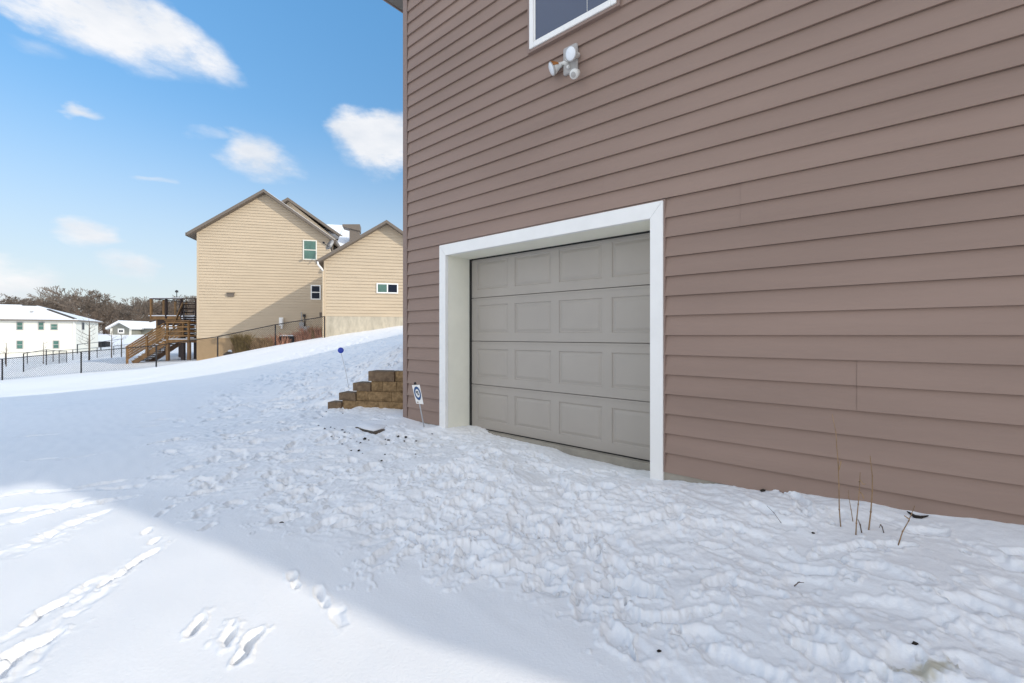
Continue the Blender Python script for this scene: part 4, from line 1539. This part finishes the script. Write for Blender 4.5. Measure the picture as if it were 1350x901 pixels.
# upper flight from the landing up to the platform
nu = 11
def ux(px, t):
    return dp(px, 0, DKY + 1.5 + (py0 - 1.5) * t).x
def upt(px, t, dz=0.0):
    return (ux(px, t), 1.5 + (py0 - 1.5) * t, lz_ + (pzf - lz_) * t + dz)
for k in range(nu):
    t = (k + .5) / nu
    x_0, yy, zz = upt(243 - 3 * t, t)
    x_1 = ux(258, t)
    b = MB()
    b.box((x_0, yy - .16, zz - .04), (x_1, yy + .16, zz + .01))
    b.box((x_0, yy - .15, zz - .2), (x_1, yy - .13, zz - .041))
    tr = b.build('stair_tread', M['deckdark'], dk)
    b = MB()
    b.box((x_0 + .03, yy - .15, zz + .012), (x_1 - .03, yy + .13, zz + .07))
    b.build('snow_cover', M['snow'], tr)
b = MB()
b.bar(upt(228, 0, .95), upt(241, 1, 1.02), .06, .26)
b.build('stair_railing', M['deck'], dk)
b = MB()
for k in range(5):
    b.bar(upt(243, 0, .05 + k * .19), upt(241.5, 1, .05 + k * .19), .03, .13)
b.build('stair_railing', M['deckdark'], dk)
b = MB()
for k in range(6):
    b.bar(upt(259, -.25, .15 + k * .19), upt(259, 1, .15 + k * .19), .03, .16)
b.bar(upt(259, -.6, -.3), upt(259, 1, -.3), .06, .34)
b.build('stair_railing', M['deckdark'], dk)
ux1 = ux(257, 0)
for yy in (.3, 1.6, 2.9):
    b = MB()
    b.box((ux1 - .1, yy - .1, -1.2), (ux1 + .12, yy + .1, lz_ + (pzf - lz_) * max(0, (yy - 1.5)) / (py0 - 1.5) + .2))
    b.build('post', M['deckdark'], dk)
# chairs and things on the platform read as dark silhouettes
def deck_chair(x, y, rz, lab):
    e = empty('patio_chair', dko + Vector((x, y, pzf + .07)), rz, lab, 'chair', 'dark patio chairs on the deck')
    b = MB()
    b.box((-.27, -.25, .38), (.27, .27, .43))
    b.build('seat', M['black'], e)
    b = MB()
    for k in range(4):
        b.box((-.25 + k * .145, .22, .43), (-.18 + k * .145, .27, .95))
    b.box((-.27, .215, .95), (.27, .275, 1.0))
    b.build('backrest', M['black'], e)
    for sx in (-.24, .24):
        for sy in (-.22, .24):
            b = MB()
            b.box((sx - .02, sy - .02, 0), (sx + .02, sy + .02, .38))
            b.build('leg', M['black'], e)
deck_chair(px0 + 1.7, py0 + 1.2, .4, 'left dark patio chair behind the deck railing')
deck_chair(px0 + 2.9, py0 + 1.4, -.3, 'right dark patio chair behind the deck railing')
gr = empty('barbecue_grill', dko + Vector((px0 + 3.7, py0 + 1.0, pzf + .07)), 0, 'black covered barbecue grill on the deck beside the stair top', 'grill')
b = MB()
b.box((-.5, -.3, .05), (.5, .3, .8))
b.build('cart', M['black'], gr, bevel=.03)
b = MB()
b.tube([(-.45, 0, .85), (.45, 0, .85)], .32, 14)
b.build('lid', M['black'], gr, smooth=True)

# ------------------------------------------------------------------ fences
def fence(posts, H, name, label, mesh=True, r=0.03, group=None, rails=1, wire=0.006, gap=0.11):
    pts = [Vector((p[0], p[1], gz(p[0], p[1]))) for p in posts]
    e = empty(name, pts[0], 0, label, 'fence', group)
    o = pts[0]
    for p in pts:
        b = MB()
        b.tube([p - o - Vector((0, 0, .2)), p - o + Vector((0, 0, H))], r, 8)
        b.build('post', M['black'], e, smooth=True)
    for a, c in zip(pts[:-1], pts[1:]):
        b = MB()
        b.tube([a - o + Vector((0, 0, H - .02)), c - o + Vector((0, 0, H - .02))], r * .72, 6)
        b.build('top_rail', M['black'], e, smooth=True)
        if mesh:
            b = MB()
            L = (c - a).length
            n = int(L / gap)
            hh = H - .06
            m = MB()
            for k in range(-int(hh / gap) - 1, n + 1):
                for s_ in (1, -1):
                    u0, u1 = k * gap, k * gap + hh
                    if s_ < 0:
                        u0, u1 = u1, u0
                    # clip to the bay
                    def clipt(u0, v0, u1, v1):
                        t0, t1 = 0.0, 1.0
                        d = u1 - u0
                        for lim, sg in ((0, 1), (L, -1)):
                            f0, f1 = (u0 - lim) * sg, (u1 - lim) * sg
                            if f0 < 0 and f1 < 0:
                                return None
                            if f0 < 0:
                                t0 = max(t0, -f0 / (f1 - f0))
                            if f1 < 0:
                                t1 = min(t1, f0 / (f0 - f1))
                        return (t0, t1) if t1 > t0 + .01 else None
                    tt = clipt(u0, 0, u1, hh)
                    if not tt:
                        continue
                    def P(t):
                        u = (u0 + (u1 - u0) * t) / L
                        return a.lerp(c, u) - o + Vector((0, 0, .03 + hh * t))
                    m.tube([P(tt[0]), P(tt[1])], wire, 3, cap=False)
            m.build('chain_link', M['black'], e)
    return e


fp_ = []
for px, Y in ((-210, 25.5), (-100, 25.3), (3, 25), (107, 25), (206, 24.3), (287, 25.6), (363, 25.3), (428, 25.0)):
    fp_.append(((px - 675) / F * Y, Y))
fence(fp_, 1.22, 'chain_link_fence', 'black chain link fence crossing the slope in front of the tan house', r=.035, wire=0.005)
fp2 = []
for px, Y in ((3, 25), (31, 29), (61, 34), (78, 40), (88, 46)):
    fp2.append(((px - 675) / F * Y, Y))
fence(fp2[1:], 1.22, 'chain_link_fence', 'black side run of chain link fence going back from the left corner', r=.03, wire=0.002, gap=.3)
fp3 = []
for px, Y in ((-60, 46), (7, 47), (36, 47.5), (70, 48.5), (96, 50), (128, 53), (150, 57), (175, 63)):
    fp3.append(((px - 675) / F * Y, Y))
fence(fp3, 1.22, 'chain_link_fence', 'far black wire fence behind the white house yard', r=.035, wire=0.0025, gap=.2)
fp4 = []
for px, Y in ((102, 62), (133, 70), (160, 78)):
    fp4.append(((px - 675) / F * Y, Y))
fence(fp4, 1.3, 'rail_fence', 'short dark rail fence beside the white house corner', mesh=False, r=.06)

# ------------------------------------------------------------------ white and grey houses
WY = 64.0
WA = R(28)
W0 = at(99.5, 467, WY)
wh = empty('white_house', W0, WA, 'long white two storey house with snowy roof at the left edge', 'house')
wc, wsn = math.cos(WA), math.sin(WA)
def wfront(px, py, yl=0.0):
    """local x, z of the house plane y = yl seen at px, py"""
    d = (px - 675) / F
    ox, oy = W0.x - yl * wsn, W0.y + yl * wc
    x = (d * oy - ox) / (wc - d * wsn)
    return x, (HZ - py) / F * (oy + x * wsn) - W0.z
def wside(px, py):
    """local y, z of the right side wall seen at px, py"""
    d = (px - 675) / F
    y = (d * W0.y - W0.x) / (-wsn - d * wc)
    return y, (HZ - py) / F * (W0.y + y * wc) - W0.z
WD = wside(129.5, 440)[0]
ze = wfront(99.5, 424)[1]
xl = wfront(-230, 440)[0]
b = MB()
b.box((xl, 0, -2.5), (0, WD, ze))
b.build('wall', M['offwhite'], wh)
def hip(b, x0, x1, y0, y1, ze_, zr, rx0, rx1):
    ym = (y0 + y1) / 2
    e = [(x0, y0, ze_), (x1, y0, ze_), (x1, y1, ze_), (x0, y1, ze_)]
    rg = [(rx0, ym, zr), (rx1, ym, zr)]
    b.poly([e[0], e[1], rg[1], rg[0]])
    b.poly([e[1], e[2], rg[1]])
    b.poly([e[2], e[3], rg[0], rg[1]])
    b.poly([e[3], e[0], rg[0]])
    b.poly(e[::-1])
b = MB()
rx, rz = wfront(47, 402.5, WD / 2)
hip(b, xl - .5, .5, -.5, WD + .5, ze + .2, rz, xl + 5, rx)
b.build('roof', M['snow'], wh)
b = MB()
b.box((xl - .5, -.52, ze), (.52, -.46, ze + .2))
b.build('gutter', M['soffit'], wh)
b = MB()
b.box((.46, -.46, ze), (.52, WD + .5, ze + .2))
b.build('gutter', M['soffit'], wh)
b = MB()
pa, pb = Vector((rx, WD / 2, rz)), Vector((.5, -.5, ze + .2))
b.bar(pa.lerp(pb, .30), pa.lerp(pb, .92), .40, .12)
b.build('bare_shingles', M['shingle'], wh)
b = MB()
b.bar((rx - 1.3, WD / 2 - .15, rz - .02), (rx + .2, WD / 2 - .15, rz - .05), .5, .14)
b.build('bare_shingles', M['shingle'], wh)
vx, vz = wfront(42, 411, 2.0)
b = MB()
b.box((vx - .13, 1.8, vz - .5), (vx + .13, 2.1, vz + .1))
b.build('roof_vent', M['meter'], wh)
b = MB()
b.tube([(-.15, -.08, ze), (-.15, -.08, -1)], .07, 6)
b.build('downspout', M['white'], wh)
for r_ in ((21.5, 424.5, 31, 435.5), (50, 424.5, 58.5, 435.5), (66.5, 427, 76.5, 435.5), (21.5, 449, 31, 460.5), (69.5, 449, 78.5, 460)):
    a1, z1_ = wfront(r_[0], r_[1])
    c1, _ = wfront(r_[2], r_[1])
    _, z0_ = wfront((r_[0] + r_[2]) / 2, r_[3])
    far_window(wh, a1, c1, z0_, z1_, -.002, gm='greenglass', fm='fixgrey', bars=((z0_ + z1_) / 2,), t=.09)
y0_, z1_ = wside(107.5, 425)
y1_, z0_ = wside(111, 435.5)
b = MB()
b.box((.002, y0_, z0_), (.04, y1_, z1_))
sw_ = b.build('window', M['fixgrey'], wh)
b = MB()
b.box((.041, y0_ + .1, z0_ + .1), (.05, y1_ - .1, z1_ - .1))
b.build('pane', M['darkglass'], sw_)
b = MB()
ac = empty('storage_box', at(133, 445, 76), 0, 'dark storage box with snowy lid beside the white house', 'storage box')
ac.location.z = gz(ac.location.x, ac.location.y)
b.box((-.75, 0, -.2), (.75, 1, .95))
b.build('body', M['black'], ac, bevel=.04)
b = MB()
b.box((-.8, -.05, .951), (.8, 1.05, 1.1))
b.build('lid', M['snow'], ac, bevel=.04)

GYH = 104.0
gh = empty('grey_house', at(170, 441, GYH), 0, 'small grey single storey house with snowy gable roof in the distance', 'house')
go_ = gh.location
def gp(px, py, Y=GYH):
    return at(px, py, Y) - go_
a, c = gp(146, 441), gp(172, 432.5)
ap = gp(159, 425.5)
b = MB()
b.box((a.x, 0, -1), (c.x, 8, c.z))
b.prism([(a.x, 0, c.z), (c.x, 0, c.z), (ap.x, 0, ap.z)], [(a.x, 8, c.z), (c.x, 8, c.z), (ap.x, 8, ap.z)])
b.build('wall', M['grey'], gh)
b = MB()
d = gp(207, 0)
b.box((c.x + .01, 3.0, -1), (d.x + 8, 11, c.z))
b.build('wall', M['grey'], gh)
b = MB()
for e_ in ((a.x - .7), (c.x + .7)):
    zb_ = c.z - .35
    b.prism([(e_, -.6, zb_), (ap.x, -.6, ap.z + .02), (ap.x, 8, ap.z + .02), (e_, 8, zb_)], [(e_, -.6, zb_ + .45), (ap.x, -.6, ap.z + .5), (ap.x, 8, ap.z + .5), (e_, 8, zb_ + .45)])
b.build('roof', M['snow'], gh)
b = MB()
rp = gp(200, 419.5, GYH + 7)
b.prism([(c.x - 1, 2.2, c.z - .1), (d.x + 8.6, 2.2, c.z - .1), (d.x + 8.6, 7, rp.z - .3), (c.x + 3, 7, rp.z - .3)], [(c.x - 1, 2.2, c.z + .3), (d.x + 8.6, 2.2, c.z + .3), (d.x + 8.6, 7, rp.z), (c.x + 3, 7, rp.z)])
b.build('roof', M['snow'], gh)
b = MB()
for px in (147, 172, 192):
    q_ = gp(px, 441)
    b.box((q_.x - .25, -.08 if px < 180 else 2.5, -.9), (q_.x + .25, -.01 if px < 180 else 2.9, c.z - .1))
b.build('corner_trim', M['offwhite'], gh)
a1, c1 = gp(155.5, 440), gp(164, 433.5)
far_window(gh, a1.x, c1.x, a1.z, c1.z, -.02, bars=(), split=(a1.x + c1.x) / 2, t=.3)
a1, c1 = gp(176, 440, GYH + 3), gp(183, 433.5, GYH + 3)
far_window(gh, a1.x, c1.x, a1.z, c1.z, 2.97, t=.15)

# ------------------------------------------------------------------ bare trees
def bare_tree(seed, H, spread, depth, trunk_r, minr, twm='twig', lean=0.0, first=0.22, ratio=0.74):
    rn = random.Random(seed)
    tk, tw = MB(), MB()

    def grow(p, d, L, r, lev):
        n = 3
        pts, rad = [p], [r]
        q = p
        for i in range(n):
            d = (d + Vector((rn.gauss(0, .16), rn.gauss(0, .16), rn.gauss(.03, .08)))).normalized()
            q = q + d * (L / n)
            pts.append(q)
            rad.append(max(minr, r * (1 - .35 * (i + 1) / n)))
        (tk if lev < 2 else tw).tube(pts, rad, 6 if lev < 2 else 3, cap=False)
        if lev >= depth:
            return
        k = rn.choice((2, 3, 3)) if lev > 0 else rn.choice((3, 4))
        for i in range(k):
            a = rn.uniform(0, 2 * math.pi)
            s = rn.uniform(.45, 1.0) * spread
            side = Vector((math.cos(a), math.sin(a), rn.uniform(-.1, .35)))
            nd_ = (d * (1.0 if i else 1.3) + side * s).normalized()
            grow(pts[-1], nd_, L * rn.uniform(ratio - .12, ratio + .08), rad[-1] * (.8 if i == 0 else .62), lev + 1)
        for i in range(2 if lev > 0 else 1):
            a = rn.uniform(0, 2 * math.pi)
            m = pts[rn.choice((1, 2))]
            nd_ = (d * .6 + Vector((math.cos(a), math.sin(a), .2))).normalized()
            if lev + 2 <= depth:
                grow(m, nd_, L * .5, rad[2] * .4, lev + 2)
    grow(Vector((0, 0, -.4)), Vector((lean, 0, 1)), H * first, trunk_r, 0)
    return tk, tw


protos = []
for i, (sd_, H, spr) in enumerate(((11, 13, .95), (23, 12, .8), (37, 14, 1.05), (41, 12.5, .9), (59, 13, 1.0))):
    tk, tw = bare_tree(sd_, H, spr, 6, .28, .028)
    e = empty('bare_tree', (0, 0, 0))
    tk.build('trunk', M['bark'], e)
    tw.build('crown', M['twig'], e)
    protos.append(e)
rt = random.Random(77)
spots = []
def rt_spot(px, Y, top, kind):
    spots.append((px, Y, top, kind))
# named ones that stand out on the skyline
rt_spot(118, 118, 377, 0)
rt_spot(146, 122, 386, 2)
rt_spot(88, 125, 388, 1)
rt_spot(62, 128, 385, 3)
rt_spot(40, 132, 390, 4)
rt_spot(20, 130, 388, 1)
rt_spot(3, 134, 391, 0)
rt_spot(178, 128, 394, 3)
rt_spot(196, 124, 392, 1)
rt_spot(214, 135, 394, 4)
rt_spot(240, 138, 397, 2)
for k in range(34):
    px = -140 + k * 12.5 + rt.uniform(-5, 5)
    rt_spot(px, rt.uniform(126, 165), rt.uniform(390, 405) if px < 110 else rt.uniform(388, 402), rt.randrange(5))
used = set()
heights = [max(v.co.z for ch in e.children for v in ch.data.vertices) for e in protos]
special = {0: 'tallest bare tree with a wide dark crown, on the skyline behind the white house', 1: 'bare tree with an open crown just right of the tallest tree'}
for i, (px, Y, top, k) in enumerate(spots):
    if k not in used:
        o = protos[k]
        used.add(k)
    else:
        o = copy_tree(protos[k])
    X = (px - 675) / F * Y
    zg = gz(X, Y)
    o.location = (X, Y, zg)
    h = (HZ - top) / F * Y - zg
    s = h / heights[k]
    o.scale = (s * 1.1, s * 1.1, s)
    o.rotation_euler = (0, 0, rt.uniform(0, 6.28))
    tag(o, special.get(i, 'bare leafless brown tree in the distant treeline behind the houses'), 'tree', 'bare trees of the distant treeline')
# undergrowth of the wood, one mass
def brush_mass():
    rn = np.random.RandomState(4)
    n = 42000
    px = rn.uniform(-190, 300, n)
    Y = rn.uniform(112, 150, n)
    X = (px - 675) / F * Y
    g = np.array([float(v) for v in base_h(X, Y)])
    hmax = 5.5 + 2.8 * perlin(X * .08, Y * .08, 21) + 1.5 * perlin(X * .3, Y * .3, 22)
    hmax *= 1.12
    z = g + rn.rand(n) ** .75 * np.clip(hmax, 2, 10)
    L = rn.uniform(.5, 1.5, n)
    az_ = rn.uniform(0, 2 * np.pi, n)
    up = rn.uniform(.1, 1.0, n)
    d = np.stack([np.cos(az_) * .8, np.sin(az_) * .8, up], -1)
    d /= np.linalg.norm(d, axis=1)[:, None]
    p = np.stack([X, Y, z], -1)
    sd_ = np.cross(d, np.array([0.3, 1, 0.1]))
    sd_ /= np.linalg.norm(sd_, axis=1)[:, None] + 1e-9
    w = rn.uniform(.03, .06, n)[:, None]
    V = np.stack([p - sd_ * w, p + sd_ * w, p + d * L[:, None]], 1).reshape(-1, 3)
    me = bpy.data.meshes.new('undergrowth')
    me.from_pydata(V.tolist(), [], [(3 * i, 3 * i + 1, 3 * i + 2) for i in range(n)])
    o = bpy.data.objects.new('undergrowth', me)
    C.objects.link(o)
    me.materials.append(M['brush'])
    tag(o, 'brown tangled undergrowth and twigs filling the distant wood', 'undergrowth', kind='stuff')
brush_mass()

# young yard trees
def sapling(px, py, Y, top, seed, label, r=.06):
    p = at(px, py, Y)
    p.z = gz(p.x, p.y)
    e = empty('sapling', p, 0, label, 'tree')
    H = (HZ - top) / F * Y - p.z
    rn = random.Random(seed)
    b = MB()
    b.tube([(0, 0, -.3), (.02, 0, H * .5), (0, .02, H)], [r, r * .8, r * .3], 7)
    b.build('trunk', M['bark'], e, smooth=True)
    b = MB()
    for k in range(14):
        z = H * rn.uniform(.35, .98)
        a = rn.uniform(0, 6.28)
        L = H * rn.uniform(.12, .28)
        t1 = Vector((math.cos(a) * L * .6, math.sin(a) * L * .6, z + L * .35))
        t2 = t1 + Vector((math.cos(a + .3) * L * .4, math.sin(a) * L * .4, L * .3))
        b.tube([(0, 0, z), t1, t2], [r * .22, r * .14, r * .09], 4, cap=False)
        b.tube([t1, t1 + Vector((rn.uniform(-.3, .3), rn.uniform(-.3, .3), L * .5))], [r * .15, r * .08], 3, cap=False)
    b.build('crown', M['twig'], e)
sapling(117.5, 479, 40, 424, 1, 'thin young bare tree in the snowy yard before the white house', .075)
sapling(147, 470, 50, 437, 2, 'slim bare sapling in the yard left of the stairs', .06)
sapling(160, 470, 44, 442, 3, 'small bare sapling close to the foot of the stairs', .05)
sapling(8, 478, 44, 452, 4, 'tiny bare sapling at the left end of the yard', .045)
sapling(57, 474, 46, 452, 5, 'low leaning bare sapling before the lower windows of the white house', .04)
# street lamp
p = at(233, 430, 120)
p.z = gz(p.x, p.y)
sl = empty('street_lamp', p, 0, 'tiny dark street lamp rising behind the deck', 'street lamp')
b = MB()
hl = (HZ - 386) / F * 120 - p.z
b.tube([(0, 0, -.3), (0, 0, hl)], .09, 6)
b.build('pole', M['black'], sl)
b = MB()
b.lathe((0, 0, hl), (0, 0, 1), [(0, .1), (.1, .4), (.5, .35), (.7, .05)], 10)
b.build('lamp_head', M['black'], sl)

# ------------------------------------------------------------------ planting at the tan house
def tuft(px, py, Y, w, h, seed, mm, name, label, cat, group=None, n=240, lean=.35):
    p = at(px, py, Y)
    p.z = gz(p.x, p.y)
    rn = random.Random(seed)
    b = MB()
    for k in range(n):
        a = rn.uniform(0, 6.28)
        rr_ = w * .5 * math.sqrt(rn.random())
        x_, y_ = math.cos(a) * rr_, math.sin(a) * rr_ * .6
        hh = h * rn.uniform(.45, 1.0)
        dx_, dy_ = math.cos(a) * lean * hh * rn.random() + rn.gauss(0, .06), math.sin(a) * lean * hh * rn.random()
        ww = rn.uniform(.012, .026) if n > 300 else rn.uniform(.016, .034)
        b.poly([(x_ - ww, y_, -.05), (x_ + ww, y_, -.05), (x_ + dx_ * .5 + ww * .8, y_ + dy_ * .5, hh * .6), (x_ + dx_ * .5 - ww * .8, y_ + dy_ * .5, hh * .6)])
        b.poly([(x_ + dx_ * .5 - ww * .8, y_ + dy_ * .5, hh * .6), (x_ + dx_ * .5 + ww * .8, y_ + dy_ * .5, hh * .6), (x_ + dx_ * 1.2, y_ + dy_ * 1.2, hh)])
    o = b.build(name, M[mm], None, loc=p)
    tag(o, label, cat, group)
rg = random.Random(9)
for i, px in enumerate((333, 341, 349, 357, 365, 373, 381, 389, 396, 403, 410, 417, 423)):
    t = (px - 325) / 100
    py = 459 - 16 * t
    mm = 'tangrass' if px < 362 or i % 4 == 3 else 'redgrass'
    tuft(px, py, 26.3 + t * .5 + rg.uniform(0, .5), .7, rg.uniform(.6, 1.0), i, mm, 'ornamental_grass',
         'dry tan ornamental grass clump at the base of the tan house wall' if mm == 'tangrass' else 'dry rust red ornamental grass clump at the base of the tan house wall', 'grass clump',
         'tan grass clumps along the tan house' if mm == 'tangrass' else 'rust grass clumps along the tan house', n=64, lean=.9)
tuft(319, 465, 26.4, .75, 1.35, 50, 'olive', 'shrub', 'olive brown shrub beside the fence in front of the tan house', 'shrub', n=520, lean=.42)
tuft(314, 467, 26.5, .6, .8, 51, 'tangrass', 'ornamental_grass', 'small tan grass clump left of the olive brown shrub', 'grass clump', n=160)
for k, (px, py, r, lab) in enumerate(((306, 463, .5, 'dark boulder with snow left of the olive brown shrub'), (338, 460, .36, 'snow topped boulder right of the olive brown shrub'), (345, 459.5, .5, 'flat dark boulder at the right of the planting bed'))):
    p = at(px, py, 26.7)
    p.z = gz(p.x, p.y)
    e = empty('boulder', p, 0, lab, 'boulder')
    clump(k + 90, r).build('rock', M['slab'], e)
    b = MB()
    n = 10
    b.prism([(math.cos(6.28 * i / n) * r * .62, math.sin(6.28 * i / n) * r * .45, r * .30) for i in range(n)], [(math.cos(6.28 * i / n) * r * .4, math.sin(6.28 * i / n) * r * .3, r * .62) for i in range(n)])
    b.build('snow_cap', M['snow'], e, smooth=True)
# covered fire table before the grass
p = at(381, 447, 26.8)
p.z = gz(p.x, p.y)
ft = empty('patio_table', p, 0, 'dark low table with a snowy top in the planting by the tan house', 'table')
b = MB()
b.box((-.45, -.3, .30), (.45, .3, .44))
b.build('tabletop', M['black'], ft, bevel=.02)
for sx in (-.38, .38):
    for sy in (-.24, .24):
        b = MB()
        b.box((sx - .04, sy - .04, -.1), (sx + .04, sy + .04, .30))
        b.build('leg', M['black'], ft)
b = MB()
b.box((-.41, -.27, .441), (.41, .27, .52))
b.build('snow_cap', M['snow'], ft, bevel=.04)
